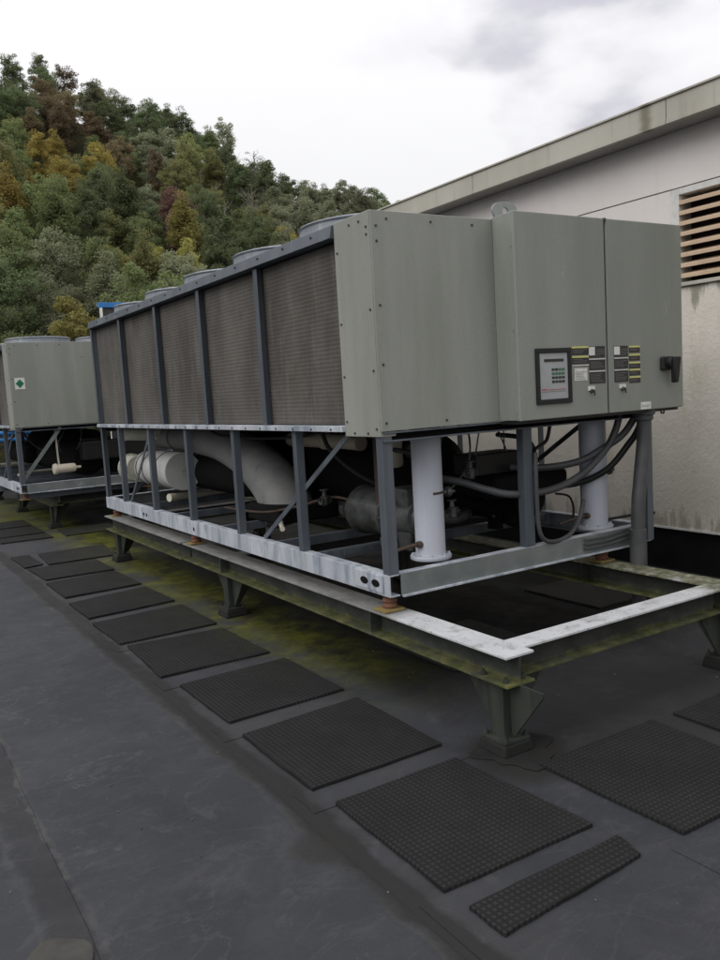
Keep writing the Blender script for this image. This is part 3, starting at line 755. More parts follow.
        m = MB(); m.tube([(cx+.08,y0-.2,z+.2),(cx+.1,y0-.22,z+.32),(cx+.12,y0-.1,z+.4),(cx+.14,y0+.2,z+.42)], .018, 10); B(m, 'oil_line', M['castgrey'], c)
        for fx_ in (-.12,.06):
            m = MB(); m.box(cx+fx_, cx+fx_+.06, y0-.05, y0+.05, .118, z-.15); B(m, 'mounting_foot', mt, c)
        return c
    comp(.63, .80, .32, M['castgrey'], .86)
    c2 = comp(1.52, .72, .36, M['dark'])
    m = MB(); m.box(1.02, 1.44, .42, .66, .555, .70); B(m, 'junction_box', M['black'], bevel=.01)
    m = MB(); m.box(1.08, 1.75, .30, .95, .40, .55); B(m, 'housing_or_dark_filler', M['dark'], bevel=.03)
    for cx, cy in ((.545,.33), (1.965,.27)):
        m = MB(); m.lathe((cx,cy,.098), (0,0,1), [(0,0),(.128,0),(.130,.004),(.130,.020),(.126,.026),(.096,.027),(.094,.035),(.094,.84),(0,.84)], 36)
        c = B(m, 'oil_separator', M['cylwhite'])
        for k in range(8):
            a = 2*math.pi*k/8+.2; m = MB(); m.lathe((cx+.113*math.cos(a), cy+.113*math.sin(a), .124), (0,0,1), [(.009,0),(.009,.012),(0,.012)], 6); B(m, 'flange_bolt', M['cylwhite'], c)
        m = MB()
        pts = []
        for k in range(7):
            a = math.radians(-108 + k*11); pts.append((cx+.0955*math.cos(a), cy+.0955*math.sin(a)))
        for (ax, ay), (bx, by) in zip(pts, pts[1:]): m.hexa([(ax,ay,.505),(bx,by,.505),(bx,by,.505),(ax,ay,.505),(ax,ay,.52),(bx,by,.52),(bx,by,.52),(ax,ay,.52)][:0] or [(ax,ay,.505),(bx,by,.505),(bx*.999+cx*.001,by*.999+cy*.001,.505),(ax*.999+cx*.001,ay*.999+cy*.001,.505),(ax,ay,.521),(bx,by,.521),(bx*.999+cx*.001,by*.999+cy*.001,.521),(ax*.999+cx*.001,ay*.999+cy*.001,.521)])
        B(m, 'rating_strip', M['brown'], c)
        m = MB(); m.lathe((cx+.09,cy,.50),(1,-.1,0),[(.022,0),(.022,.04),(.034,.045),(.034,.075),(.012,.08),(.012,.11),(0,.11)],14); B(m, 'service_valve', M['castgrey'], c)
        m = MB(); m.tube([(cx-.085,cy-.02,.20),(cx-.15,cy+.0,.195),(cx-.3,cy+.05,.16)], .012, 8); m.lathe((cx-.085,cy-.02,.20),(-1,0,0),[(.022,0),(.022,.03),(.012,.03)],10); B(m, 'oil_line', M['brown'], c)
    # small pipework, valves and cables
    def pipe(name, pts, r, mt, samples=7):
        m = MB(); m.tube(pts, r, 10, 0, samples); return B(m, name, mt)
    pipe('copper_line', [(.72,.62,.40),(.76,.60,.62),(.85,.75,.72),(1.0,1.2,.80),(1.0,2.2,.84)], .014, M['brown'])
    pipe('copper_line', [(.55,1.22,.38),(.5,1.45,.40),(.45,1.9,.30),(.42,2.5,.20),(.42,3.3,.17)], .011, M['brown'])
    pipe('gauge_line', [(.70,.5,.52),(.66,.44,.66),(.72,.42,.78),(.80,.46,.92)], .007, M['castgrey'])
    pipe('gauge_line', [(.86,.55,.45),(.95,.45,.60),(1.0,.45,.75),(1.02,.5,.92)], .007, M['castgrey'])
    pipe('power_cable', [(.30,1.2,.93),(.33,1.15,.78),(.45,1.05,.62),(.58,.95,.52)], .016, M['black'])
    pipe('power_cable', [(.22,3.0,.92),(.25,2.9,.86),(.30,2.2,.84),(.28,1.4,.87),(.30,1.2,.92)], .012, M['black'])
    pipe('hot_gas_pipe', [(.78,.62,.30),(.95,.62,.26),(1.15,.70,.26),(1.3,.9,.24)], .035, M['castgrey'])
    pipe('drain_line', [(.30,1.9,.14),(.62,2.4,.135),(1.4,2.5,.135),(2.1,2.45,.13)], .02, M['pvc'])
    for vx, vy, vz in ((.42,1.42,.40),(.80,.42,.36),(.95,.40,.60),(.62,.36,.30)):
        m = MB(); m.lathe((vx,vy,vz), (0,0,1), [(0,-.05),(.022,-.05),(.03,-.04),(.03,.02),(.018,.025),(.014,.06),(.034,.062),(.034,.07),(0,.071)], 12)
        v_ = B(m, 'shutoff_valve', M['castgrey'])
        m = MB(); m.lathe((vx,vy,vz-.01), (1,.3,0), [(.028,-.05),(.028,-.04),(.018,-.039),(.018,.039),(.028,.04),(.028,.05),(0,.05)], 12); B(m, 'valve_flange', M['castgrey'], v_)
    for yy in (4.70,5.10,5.32):
        m = MB(); m.lathe((.43,yy,.45), (0,1,0), [(.197,0),(.200,.001),(.200,.018),(.197,.019)], 32); B(m, 'jacket_band', M['steelbolt'])
    for ti, (px_, py_, pz_) in enumerate(((.62,4.9,.775),(.62,4.1,.772))):
        m = MB(); m.lathe((px_,py_,pz_), (0,1,0), [(.15,0),(.158+.012*ti,.002),(.158+.012*ti,.02),(.15,.022)], 28); B(m, 'jacket_band', M['grey_ins'])
    # isolators under the rails
    for x0 in (.062, W-.062 if False else 1.84):
        for yy in (.10, 3.15, 5.62):
            m = MB(); m.box(x0-.075, x0+.06, yy-.06, yy+.06, -.095, -.083, 1); m.lathe((x0,yy,-.083), (0,0,1), [(.040,0),(.045,.012),(.036,.028),(.045,.044),(.036,.06),(.045,.072),(.040,.082)], 20)
            B(m, 'vibration_isolator', [M['rust'], M['brass']])

R1 = thing('air_cooled_chiller', (0,0,ZO), 'long grey packaged chiller in front with control cabinet on its near end', 'chiller', 'packaged chillers on the roof')
chiller_parts(R1)
R2 = thing('air_cooled_chiller', (-.445,8.57,ZO), 'farther grey chiller behind, plain end panel with a green diamond placard', 'chiller', 'packaged chillers on the roof')
seen_comp = 0
for ch in list(R1.children):
    k = ch.name.split('.')[0]
    if k in ('oil_separator', 'discharge_pipe', 'liquid_pipe', 'pressure_gauge', 'suction_pipe', 'suction_box', 'jacket_band', 'receiver', 'water_box', 'water_pipe', 'shutoff_valve', 'copper_line'): continue
    if k == 'compressor' and ch.data.materials[0] is M['castgrey']: continue
    if k == 'frame_post' and (ch.data.vertices[0].co.x > 1.0 and ch.data.vertices[0].co.x < 1.2) and ch.data.vertices[0].co.y < 1: continue
    copy_child(ch, R2)

# near machine only: control cabinet, conduits
def B1(m, name, mats, parent=R1, bevel=0, **k):
    m.v = [(x, y, z+ZO) for x, y, z in m.v]; return m.build(name, mats, parent, bevel, **k)
cz0, cz1, cy0 = .934, 2.135, -.2
m = MB(); m.box(.852, 2.338, cy0+.028, -.0135, cz0+.003, cz1-.003); B1(m, 'control_cabinet', M['cabinet'], bevel=.004)
doors = []
for x0, x1 in ((.845,1.596), (1.611,2.343)):
    m = MB(); m.box(x0, x1, cy0, cy0+.0265, cz0, cz1); doors.append(B1(m, 'cabinet_door', M['cabinet'], bevel=.006))
m = MB(); m.box(1.5965, 1.6105, cy0+.012, cy0+.0265, cz0+.004, cz1-.004); B1(m, 'door_seam', M['black'])
for zz in (1.02, 1.5, 1.98):
    m = MB(); m.tube([(.848,cy0+.03,zz-.04),(.848,cy0+.03,zz+.04)], .006, 8); B1(m, 'hinge', M['cabinet'], doors[0])
m = MB(); m.lathe((1.603,cy0+.004,2.118),(0,0,1),[(.012,0),(.012,.018),(0,.02)],10); B1(m, 'hook', M['castgrey'], doors[1])
pts = []                                             # lifting eye plate behind the cabinet corner
m = MB()
out = [(.83,2.12),(1.06,2.12)] + [(.945+.095*math.cos(math.radians(a)), 2.13+.085*math.sin(math.radians(a))) for a in range(0,181,15)]
hole = [(.945+.024*math.cos(2*math.pi*k/24), 2.172+.022*math.sin(2*math.pi*k/24)) for k in range(24)]
# plate with hole: radial strip between outline samples and hole
N = 24; oc = []
for k in range(N):
    a = 2*math.pi*k/N; c, s = math.cos(a), math.sin(a)
    oc.append((.945 + .10*c, max(2.172 + .062*s, 2.10) if s < 0 else 2.172 + .055*s))
vs = [(x,-.03,z) for x,z in oc]+[(x,-.03,z) for x,z in hole]+[(x,-.018,z) for x,z in oc]+[(x,-.018,z) for x,z in hole]
fs = []
for k in range(N):
    j = (k+1)%N
    fs += [(k,j,N+j,N+k),(2*N+j,2*N+k,3*N+k,3*N+j),(k,2*N+k,2*N+j,j),(N+j,3*N+j,3*N+k,N+k)]
m.add(vs, fs); B1(m, 'lifting_eye', M['eye'])
d1, d2 = doors
m = MB(); fx0, fx1, fz0, fz1 = .976, 1.268, 1.022, 1.352
for a in ((fx0,fx1,fz0,fz0+.028),(fx0,fx1,fz1-.028,fz1),(fx0,fx0+.028,fz0+.0285,fz1-.0285),(fx1-.028,fx1,fz0+.0285,fz1-.0285)):
    m.box(a[0],a[1],cy0-.014,cy0-.0005,a[2],a[3])
B1(m, 'display_bezel', M['black'], d1, bevel=.003)
m = MB(); m.box(fx0+.029, fx1-.029, cy0-.006, cy0-.0006, fz0+.029, fz1-.029); B1(m, 'display_face', M['face'], d1)
m = MB(); m.box(1.045,1.205,cy0-.0085,cy0-.0065,1.272,1.288); B1(m, 'display_screen', M['labelblack'], d1)
for r in range(4):
    for c in range(4):
        m = MB(); x = 1.105+c*.028; z = 1.232-r*.024
        m.box(x, x+.022, cy0-.0085, cy0-.0065, z-.014, z); B1(m, 'key', M['green'] if r == 1 or (r == 0 and c > 1) else M['labelblack'], d1)
m = MB(); m.box(1.02,1.06,cy0-.0082,cy0-.0066,1.105,1.112,0); m.box(1.07,1.22,cy0-.0082,cy0-.0066,1.106,1.109,0); m.box(1.02,1.22,cy0-.0082,cy0-.0066,1.095,1.097,1)
B1(m, 'printed_strip', [M['redline'], M['labelline']], d1)
def sticker(x0, x1, z0, z1, kind, door):
    m = MB(); m.box(x0,x1,cy0-.002,cy0-.0004,z0,z1, 0 if kind != 'white' else 2)
    if kind == 'yellow': m.box(x0,x1,cy0-.0034,cy0-.0021,z1-.011,z1,1)
    if kind == 'dark': m.box(x0,x1,cy0-.0034,cy0-.0021,z1-.006,z1,2)
    if kind == 'whitehead': m.box(x0,x0+.052,cy0-.0034,cy0-.0021,z1-.055,z1-.004,2)
    n = int((z1-z0-.02)/.009)
    for k in range(n):
        zz = z1-.02-k*.009; w = (x1-x0)*random.uniform(.55,.88)
        sx = x0+.008 + (.055 if kind == 'whitehead' and k < 4 else 0)
        m.box(sx, min(sx+w, x1-.006), cy0-.0034, cy0-.0021, zz-.0022, zz, 3 if kind != 'white' else 3)
    return B1(m, 'warning_sticker', [M['labelblack'], M['labelyellow'], M['labelwhite'], M['labelline']], door)
for z0, z1 in ((1.305,1.358),(1.25,1.300),(1.235-.045,1.244)): sticker(1.283,1.428,max(z0,1.232) if z1 < 1.25 else z0,z1,'yellow',d1) if z1 > 1.25 else None
sticker(1.283,1.428,1.238,1.249-.003,'dark',d1)
sticker(1.302,1.412,1.150,1.225,'white',d1)
sticker(1.432,1.576,1.285,1.356,'whitehead',d1); sticker(1.432,1.576,1.210,1.280,'dark',d1); sticker(1.432,1.576,1.126,1.205,'dark',d1)
sticker(1.660,1.790,1.285,1.354,'whitehead',d2); sticker(1.660,1.790,1.210,1.280,'dark',d2); sticker(1.660,1.790,1.126,1.205,'dark',d2)
for k, z1 in enumerate((1.352,1.300,1.250,1.205,1.158)): sticker(1.800,1.905,z1-.043,z1,'yellow',d2)
sticker(1.905,2.005,.930+.010,.987,'white',d2)
for xx, dd in ((1.445,d1),(1.731,d2)):
    m = MB(); m.box(xx-.03,xx+.032,cy0-.004,cy0-.0005,1.085,1.112,0); B1(m, 'latch_plate', M['labelwhite'], dd, bevel=.001)
    m = MB(); m.lathe((xx,cy0-.004,1.082),(0,-1,0),[(.013,-.0035),(.013,.006),(.009,.008),(.009,.014),(0,.015)],18); B1(m, 'door_latch', M['castgrey'], dd)
    m = MB(); m.bar((xx,cy0-.024,1.09),(xx+.006,cy0-.024,1.055),.008,.006,(0,1,0)); B1(m, 'latch_key', M['steelbolt'], dd)
m = MB(); m.box(2.10,2.225,cy0-.028,cy0-.0005,1.185,1.275); B1(m, 'disconnect_plate', M['black'], d2, bevel=.012)
m = MB(); m.lathe((2.17,cy0-.028,1.235),(0,-1,0),[(.04,0),(.038,.03),(0,.032)],20); m.hexa([(2.168,cy0-.07,1.10),(2.208,cy0-.07,1.10),(2.208,cy0-.035,1.10),(2.168,cy0-.035,1.10),(2.152,cy0-.078,1.27),(2.226,cy0-.078,1.27),(2.226,cy0-.045,1.27),(2.152,cy0-.045,1.27)])
B1(m, 'disconnect_handle', M['black'], d2, bevel=.008)
m = MB(); m.tube([(2.16,cy0+.04,.93),(2.16,cy0+.04,.905),(2.185,cy0+.04,.90),(2.19,cy0+.04,.915)], .006, 8); B1(m, 'cabinet_hook', M['steelbolt'])
m = MB(); m.box(.86,2.33,-.165,-.02,.915,.9335); B1(m, 'cabinet_underframe', M['black'])
# conduits
def cond(name, pts, r, mat='conduit', n=14):
    m = MB(); m.tube(pts, r, n, 0, 8); return B1(m, name, M[mat])
cond('flexible_conduit', [(.72,.42,.575),(.80,.30,.55),(.90,.18,.50),(1.03,.08,.462),(1.34,.06,.459),(1.62,.06,.53),(1.85,.06,.67),(1.95,.05,.80),(1.985,.03,.945)], .024)
cond('flexible_conduit', [(1.26,.36,.60),(1.45,.22,.585),(1.66,.12,.61),(1.85,.08,.68),(2.0,.04,.76),(2.07,.0,.86),(2.08,-.04,.935)], .024)
cond('flexible_conduit', [(1.45,.55,.44),(1.75,.3,.43),(1.93,.13,.52),(2.06,.03,.70),(2.10,-.02,.80),(2.12,-.06,.935)], .022, 'black')
cond('flexible_conduit', [(1.149,.0,.72),(1.142,-.005,.45),(1.165,.0,.21),(1.26,.0,.135),(1.45,.03,.145),(1.6,.08,.22),(1.72,.14,.34)], .014)
cond('control_cable', [(1.16,.02,.66),(1.26,.12,.72),(1.39,.14,.776),(1.43,.14,.9)], .012, 'black')
cond('control_cable', [(1.74,.42,.36),(1.85,.40,.33),(1.895,.4,.24),(1.88,.4,.14)], .008, 'black')
cond('control_cable', [(1.9,.3,.145),(2.05,.2,.16),(2.2,.06,.19),(2.24,-.03,.2)], .01, 'black')
for a, b in (((1.0,.4,.7),(1.05,.4,.9)), ((1.28,.4,.7),(1.18,.4,.9)), ((1.30,.45,.7),(1.30,.45,.9))):
    m = MB(); m.tube([a, b], .005, 6); B1(m, 'hanger_rod', M['steelbolt'])
m = MB(); m.tube([(2.055,-.10,.90),(2.05,-.10,.72),(2.0,-.105,.45),(1.965,-.11,.2),(1.958,-.11,-.602)], .046, 20); m.lathe((2.056,-.10,.86),(0,0,1),[(.046,0),(.062,.005),(.062,.035),(.075,.04),(.075,.07),(0,.072)],20)
m.lathe((1.962,-.11,-.15),(0,0,1),[(.046,0),(.056,.0),(.056,.28),(.046,.285)],20); B1(m, 'power_conduit', M['conduit'])
for k in range(3):
    m = MB(); m.tube([(1.55,-.016,.105-.03*k),(1.75,-.022,.105-.03*k),(1.90,-.03,.12-.03*k),(2.1,-.035,.13-.03*k)], .009, 8); B1(m, 'small_conduit', M['conduit'])
m = MB(); m.box(2.14,2.20,-.05,-.01,.02,.9); B1(m, 'conduit_strut', M['bluesteel'])

# far machine only: placard, filter canister
def B2(m, name, mats, parent=R2, bevel=0, **k):
    o = R2.location; m.v = [(x+o.x, y+o.y, z+o.z) for x, y, z in m.v]; return m.build(name, mats, parent, bevel, **k)
m = MB(); m.box(.055,.19,-.016,-.0125,1.47,1.63,0); B2(m, 'hazard_placard', M['labelwhite'])
pl = [c for c in R2.children if c.name.startswith('hazard_placard')][0]
m = MB(); cx, cz = .122, 1.55; m.prism([(cx-.055,-.0165,cz),(cx,-.0165,cz-.062),(cx+.055,-.0165,cz),(cx,-.0165,cz+.062)], (0,-.002,0)); B2(m, 'green_diamond', M['placard'], pl)
m = MB(); m.lathe((.48,.12,.30),(1,.05,0),[(0,0),(.05,0),(.075,.01),(.08,.03),(.08,.05),(.065,.055),(.065,.30),(.055,.32),(.02,.33),(.018,.40),(0,.40)],24); B2(m, 'filter_canister', M['beige'])
m = MB(); m.lathe((1.08,.45,.40),(0,1,0),[(0,0),(.2,.01),(.26,.06),(.27,.12),(.27,3.0),(0,3.02)],32); B2(m, 'dark_filler', M['dark'])  # added black mass that keeps the near end of the base dark
m = MB(); m.box(.95,1.9,.18,.5,.38,.66); B2(m, 'housing_or_dark_filler', M['black'], bevel=.02)  # black block added as more dark filling for this end
m = MB(); m.bar((.03,.03,.16),(.62,.03,.90),.05,.01,(0,1,0)); B2(m, 'brace', M['endrail'])
m = MB(); m.tube([(.57,.12,.36),(.565,.12,.5),(.56,.12,.9)], .014, 8); B2(m, 'liquid_line', M['pale'])

# ------------------------------------------------------------------ steel support frames
def ibeam(m, p, q, w, z0, z1, tf=.012, tw=.009, end_plate=False):
    """I-beam in plan from p to q; material 0 grimy, 1 clean top"""
    p = V(p[0],p[1],0); q = V(q[0],q[1],0); d = (q-p).normalized(); a = V(-d.y, d.x, 0)
    def slab(hw, za, zb, mi):
        P = []
        for z in (za, zb):
            for c, s in ((p,-1),(p,1),(q,1),(q,-1)): P.append((c.x+a.x*hw*s, c.y+a.y*hw*s, z))
        m.hexa(P, mi)
    slab(w/2, z1-tf, z1, 1); slab(tw/2, z0+tf, z1-tf, 0); slab(w/2, z0, z0+tf, 0)
def leg(F, x, y, z1, inn=1):
    m = MB(); m.hexa([(x-.045,y-.045,.075),(x+.045,y-.045,.075),(x+.045,y+.045,.075),(x-.045,y+.045,.075),(x-.05,y-.05,z1-.0005),(x+.05,y-.05,z1-.0005),(x+.05,y+.05,z1-.0005),(x-.05,y+.05,z1-.0005)])
    for sy in (-1,1):
        m.prism([(x-.006,y+sy*.0505,z1-.001),(x-.006,y+sy*.27,z1-.001),(x-.006,y+sy*.27,z1-.02),(x-.006,y+sy*.075,.09),(x-.006,y+sy*.0505,.09)], (.012,0,0))
    m.prism([(x+inn*.0505,y-.005,z1-.001),(x+inn*.24,y-.005,z1-.001),(x+inn*.24,y-.005,z1-.02),(x+inn*.075,y-.005,.09),(x+inn*.0505,y-.005,.09)], (0,.010,0))
    m.box(x-.08,x+.08,y-.085,y+.085,.062,.0745)
    lg = m.build('leg', M['legsteel'], F)
    m = MB(); m.hexa([(x-.10,y-.10,0.0),(x+.10,y-.10,0.0),(x+.10,y+.10,0.0),(x-.10,y+.10,0.0),(x-.085,y-.09,.0615),(x+.085,y-.09,.0615),(x+.085,y+.09,.0615),(x-.085,y+.09,.0615)])
    m.build('pad', M['pad'], lg, bevel=.012)
    for dx in (-.065,.065):
        for dy in (-.07,.07):
            m = MB(); m.lathe((x+dx,y+dy,.0745),(0,0,1),[(.012,0),(.012,.015),(.006,.016),(.006,.03),(0,.031)],6); m.build('anchor_bolt', M['steelbolt'], lg)
F1 = thing('steel_support_frame', (0,-.97,0), 'mossy steel beam frame on gusseted legs, carrying the nearer chiller', 'support frame', 'steel frames under the chillers')
bz0, bz1 = -.252+ZO, -.10+ZO
for x0, nm in ((.067,'l'),(1.83,'r')):
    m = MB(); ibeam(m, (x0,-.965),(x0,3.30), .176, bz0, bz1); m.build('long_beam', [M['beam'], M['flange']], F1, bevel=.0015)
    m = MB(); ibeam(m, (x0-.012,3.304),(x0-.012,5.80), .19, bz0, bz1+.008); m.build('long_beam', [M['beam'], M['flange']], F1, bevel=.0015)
    for yy in (-.84, 2.45, 5.60): leg(F1, x0, yy, bz0, 1 if x0 < 1 else -1)
    for yy in (-.92,-.76):
        for dx in (-.055,.055):
            m = MB(); m.lathe((x0+dx,yy,bz0+.012),(0,0,1),[(.016,0),(.016,.014),(.008,.015),(.008,.03),(0,.031)],6); m.build('flange_bolt', M['legsteel'], F1)
    for yy in (2.44, .2):
        m = MB(); m.box(x0-.082, x0-.0046, yy, yy+.012, bz0+.0125, bz1-.0125); m.build('stiffener', M['beam'], F1)
for yy in (-.82, 2.45, 5.6):
    m = MB(); ibeam(m, (.158 if yy < 3 else .156,yy),(1.738 if yy < 3 else 1.72,yy), .14, bz0+.006, bz1-.003); m.build('cross_beam', [M['beam'], M['flange']], F1, bevel=.0015)
    for xx in (.150,):
        m = MB(); m.box(xx-.07, xx+.0, yy-.045, yy-.035, bz0+.02, bz1-.02); m.build('clip_angle', M['beam'], F1)
F2 = thing('steel_support_frame', (.08,8.75,0), 'steel beam frame under the farther chiller with cross channels on top', 'support frame', 'steel frames under the chillers')
z1 = ZO-.095; z0 = z1-.15
for x0 in (.06, 1.4):
    m = MB(); ibeam(m, (x0,8.72),(x0,14.6), .17, z0, z1); m.build('long_beam', [M['beam'], M['flange']], F2, bevel=.0015)
    for yy in (9.05, 11.7, 14.3): leg(F2, x0, yy, z0)
for yy in (8.95, 11.7, 14.3):
    m = MB(); ibeam(m, (.15,yy),(1.31,yy), .14, z0+.006, z1-.003); m.build('cross_beam', [M['beam'], M['flange']], F2)
for yy in (8.66, 10.4, 12.3, 14.2):
    m = MB(); m.box(-.46, 1.86, yy, yy+.07, z1+.001, z1+.009); m.box(-.46, 1.86, yy, yy+.008, z1+.0095, ZO-.0105); m.box(-.46, 1.86, yy, yy+.07, ZO-.010, ZO-.0015)
    m.build('cross_channel', M['bluesteel'], F2, bevel=.001)

# ------------------------------------------------------------------ walkway mats
def roofmat(c, label, group='rubber mats laid on the roof', th=.018):
    cx = sum(p[0] for p in c)/4; cy = sum(p[1] for p in c)/4
    pts = []
    n = len(c)
    for i in range(n):
        a = Vector((*c[i],0)); b = Vector((*c[(i+1)%n],0)); k = 10
        d = (b-a); nrm = V(d.y,-d.x,0).normalized()
        for j in range(k):
            t = j/k; w = .0015*math.sin(j*2.1+i*1.7+cx*9) + .0025*math.sin(j*.6+cy*5)
            if j == 0: w = 0
            p = a + d*t + nrm*w
            pts.append((p.x, p.y, .002))
    m = MB(); m.prism(pts, (0,0,th))
    o = m.build('rubber_mat', M['mat'], None, bevel=.003, org=(cx,cy,0)); return tag(o, label, 'roof mat', group)
ROW = 'rubber mats laid in a row left of the nearer frame'
MATS = [
 ([(-.873,-.793),(-.888,-1.571),(-.16,-1.59),(-.206,-.792)], 'large black grid rubber mat beside the near leg, behind the narrow strip mat'),
 ([(-.895,.129),(-.895,-.628),(-.163,-.629),(-.154,.175)], 'second large mat of the left row, behind the one at the near leg'),
 ([(-.889,1.084),(-.88,.326),(-.137,.348),(-.142,1.107)], 'third large mat of the left row, short of the middle frame leg'),
 ([(-.9,2.154),(-.93,1.321),(-.162,1.295),(-.18,2.088)], 'fourth large mat of the left row, last before the middle leg'),
 ([(-.938,2.997),(-.929,2.244),(-.158,2.252),(-.156,3.044)], 'fifth large mat of the left row, right beside the middle leg'),
 ([(-.928,3.855),(-.92,3.18),(-.150,3.24),(-.178,3.98)], 'sixth large mat of the left row, just past the middle leg'),
 ([(-.91,4.93),(-.898,4.12),(-.165,4.16),(-.19,5.0)], 'seventh large mat of the left row, short of the far leg'),
 ([(-.913,5.87),(-.871,5.11),(-.166,5.10),(-.171,5.86)], 'eighth large mat of the left row, beside the far leg'),
 ([(-.621,6.80),(-.667,5.99),(.079,5.96),(.18,6.80)], 'last large mat of the left row, right of a small square mat'),
]
for c, lab in MATS: roofmat(c, lab, ROW)
roofmat([(-.933,6.841),(-.922,5.99),(-.716,6.044),(-.726,6.813)], 'small narrow black rubber mat at the far left end of the left row', None)
roofmat([(-.88,-1.692),(-.878,-1.872),(-.181,-1.837),(-.145,-1.70)], 'narrow strip of black grid rubber mat with clipped corner, nearest in the foreground', None)
roofmat([(.053,-1.08),(.064,-1.84),(.80,-1.85),(.836,-1.094)], 'large black grid rubber mat right of the near leg, in front of the cross beam', None)
roofmat([(.985,-1.10),(.985,-1.86),(1.73,-1.86),(1.74,-1.10)], 'black rubber mat at the right edge, before the cross beam end', None)
FAR = 'rubber mats laid beside the farther frame'
roofmat([(-.80,8.52),(-.854,8.10),(-.18,8.05),(-.184,8.475)], 'narrow black mat in front of the farther chiller, nearest of its row', FAR)
roofmat([(-.79,9.50),(-.80,8.64),(-.18,8.62),(-.17,9.45)], 'black mat beside the near leg of the farther frame', FAR)
roofmat([(-.78,10.4),(-.79,9.62),(-.18,9.58),(-.17,10.36)], 'black mat past the near leg of the farther frame, farthest one visible', FAR)
roofmat([(.02,8.72),(-.014,8.02),(.72,7.96),(.76,8.70)], 'black mat in the gap between the two steel frames', None)
roofmat([(2.25,1.32),(2.251,.50),(3.07,.52),(3.07,1.33)], 'dark rubber mat on the roof between the nearer frame and the wall', None)
roofmat([(.55,.95),(.56,.15),(1.35,.17),(1.34,.96)], 'dark rubber mat lying on the roof underneath the nearer chiller', None)

# ------------------------------------------------------------------ blue rimmed tower and blue pipe run beyond
T = thing('equipment_screen', (4.3,16.1,0), 'dark upright screen with bright blue top rim and white end post, beyond the nearer chiller', 'screen')
tz = 3.60+ZO; tx = 2.93
m = MB(); m.box(tx+.06,6.0,16.05,16.10,.3,tz-.12); m.build('screen_panel', M['tower'], T)
m = MB(); m.box(tx-.02,6.05,16.0,16.14,tz-.1195,tz); m.build('rim', M['blue'], T, bevel=.008)
for px in (tx, 4.4, 5.94):
    m = MB(); m.box(px,px+.055,16.0,16.0495,0,tz-.121); m.build('post', M['white'], T)
pr_ = thing('blue_pipe_run', (.6,15.7,0), 'pair of bright blue pipes on short stands, seen beneath the farther chiller', 'pipes')
for zz, a, b in ((.70+ZO,-2.5,2.0),(.55+ZO,-2.5,1.5)):
    m = MB(); m.tube([(a,15.7,zz),(b,15.7,zz)], .055, 14); m.build('pipe', M['blue'], pr_)
for xx in (-2.2,-.6,1.1):
    m = MB(); m.box(xx-.04,xx+.04,15.78,15.86,0,1.36); m.build('stand', M['bluesteel'], pr_)

# ------------------------------------------------------------------ camera
cam = bpy.data.cameras.new('camera'); co = bpy.data.objects.new('camera', cam); COL.objects.link(co)
R_ = V(.84300687,-.53474863,-.05816632); U_ = V(.10632212,.05965019,.99254092); F_ = V(.52729026,.84290318,-.10714108)
mw = Matrix(((R_.x,U_.x,-F_.x,CX),(R_.y,U_.y,-F_.y,CY),(R_.z,U_.z,-F_.z,CZ),(0,0,0,1)))
co.matrix_world = mw
cam.sensor_fit = 'VERTICAL'; cam.sensor_height = 24; cam.lens = 24*.85286233; cam.clip_start = .05; cam.clip_end = 6000
SC.camera = co

# ------------------------------------------------------------------ overcast daylight
SUN_EL, SUN_AZ = math.radians(40), math.radians(-98)      # azimuth from +Y towards +X
w = bpy.data.worlds.new('World'); SC.world = w; w.use_nodes = True
nt = w.node_tree; bg = nt.nodes['Background']; bg.inputs['Strength'].default_value = .1
sky = nt.nodes.new('ShaderNodeTexSky'); sky.sky_type = 'NISHITA'; sky.sun_disc = False; sky.sun_elevation = SUN_EL; sky.sun_rotation = SUN_AZ
tc = nt.nodes.new('ShaderNodeTexCoord')
mp = nt.nodes.new('ShaderNodeMapping'); mp.inputs['Scale'].default_value = (1.5,1.5,3.2); nt.links.new(tc.outputs['Generated'], mp.inputs['Vector'])
nz = nt.nodes.new('ShaderNodeTexNoise'); nz.inputs['Scale'].default_value = 3.4; nz.inputs['Detail'].default_value = 5; nz.inputs['Roughness'].default_value = .45; nt.links.new(mp.outputs[0], nz.inputs['Vector'])
def wm(op, a, b):
    x = nt.nodes.new('ShaderNodeMath'); x.operation = op
    for i, q in enumerate((a, b)):
        if isinstance(q, bpy.types.NodeSocket): nt.links.new(q, x.inputs[i])
        else: x.inputs[i].default_value = q
    return x.outputs[0]
def wr(v, a, b, lo, hi):
    x = nt.nodes.new('ShaderNodeMapRange'); x.interpolation_type = 'SMOOTHSTEP'; nt.links.new(v, x.inputs[0])
    for i, q in enumerate((a,b,lo,hi)): x.inputs[i+1].default_value = q
    return x.outputs[0]
dt = nt.nodes.new('ShaderNodeVectorMath'); dt.operation = 'DOT_PRODUCT'; nt.links.new(tc.outputs['Generated'], dt.inputs[0])
gd = (F_ + R_*((665-360)/818.75) + U_*((480-55)/818.75)).normalized(); dt.inputs[1].default_value = gd
nd = wm('ADD', dt.outputs['Value'], wm('MULTIPLY', wm('SUBTRACT', nz.outputs['Fac'], .5), .10))
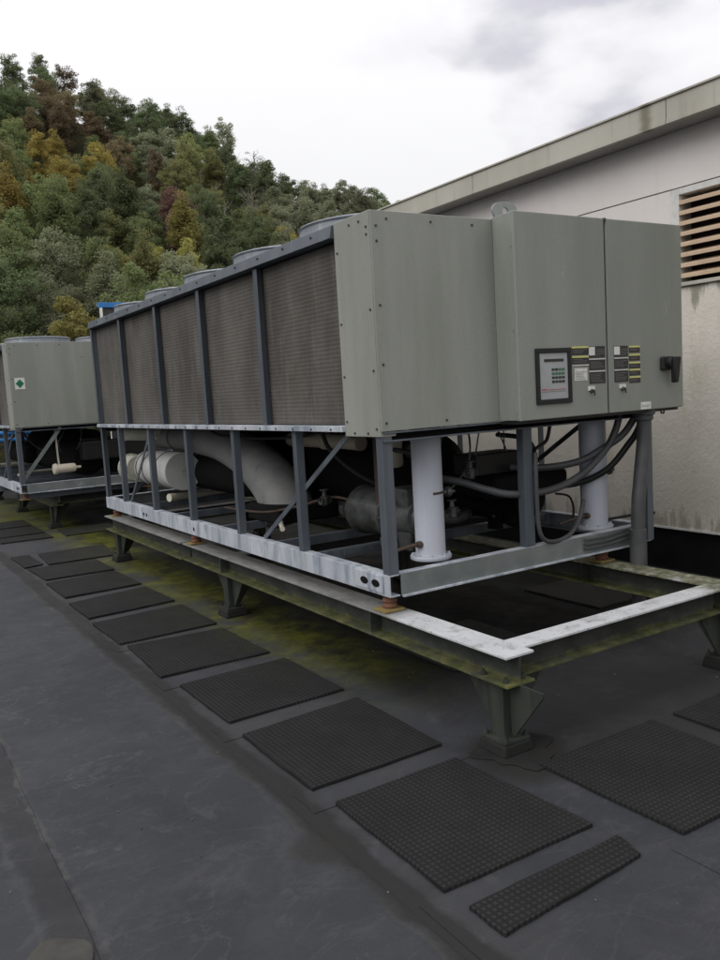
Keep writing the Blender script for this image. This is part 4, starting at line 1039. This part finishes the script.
bank = wm('MULTIPLY', wr(nd, .980, 1.004, 0, 1), wr(nz.outputs['Fac'], .40, .60, .45, 1))     # a greyer bank of cloud with ragged edges
veil = wm('MULTIPLY', wr(nz.outputs['Fac'], .48, .70, 0, .22), wr(dt.outputs['Value'], .88, .975, 0, 1))
fac = wm('MAXIMUM', bank, veil)
mxc = nt.nodes.new('ShaderNodeMix'); mxc.data_type = 'RGBA'; nt.links.new(fac, mxc.inputs['Factor']); mxc.inputs['A'].default_value = (9.9,9.85,10.0,1); mxc.inputs['B'].default_value = (6.2,6.1,6.75,1)
sx = nt.nodes.new('ShaderNodeSeparateXYZ'); nt.links.new(tc.outputs['Generated'], sx.inputs[0])
lum = wm('ADD', wm('MULTIPLY', wm('MAXIMUM', sx.outputs[2], 0.0), .74), .80)     # an overcast sky is brighter overhead
sc_ = nt.nodes.new('ShaderNodeVectorMath'); sc_.operation = 'SCALE'; nt.links.new(mxc.outputs['Result'], sc_.inputs[0]); nt.links.new(lum, sc_.inputs['Scale'])
mx2 = nt.nodes.new('ShaderNodeMix'); mx2.data_type = 'RGBA'; mx2.inputs['Factor'].default_value = .95; nt.links.new(sky.outputs[0], mx2.inputs['A']); nt.links.new(sc_.outputs[0], mx2.inputs['B'])
nt.links.new(mx2.outputs['Result'], bg.inputs['Color'])
sl = bpy.data.lights.new('sun', 'SUN'); sl.energy = 1.12; sl.angle = math.radians(40); sl.color = (1,.97,.93)
so = bpy.data.objects.new('sun', sl); COL.objects.link(so)
sd = V(math.sin(SUN_AZ)*math.cos(SUN_EL), math.cos(SUN_AZ)*math.cos(SUN_EL), math.sin(SUN_EL))
so.rotation_euler = sd.to_track_quat('Z', 'Y').to_euler(); so.location = sd*30

SC.render.engine = 'CYCLES'
SC.cycles.max_bounces = 6; SC.cycles.diffuse_bounces = 3; SC.cycles.glossy_bounces = 3; SC.cycles.use_denoising = True
SC.view_settings.view_transform = 'Standard'; SC.view_settings.look = 'None'; SC.view_settings.gamma = 1; SC.view_settings.exposure = 0; SC.view_settings.use_curve_mapping = False
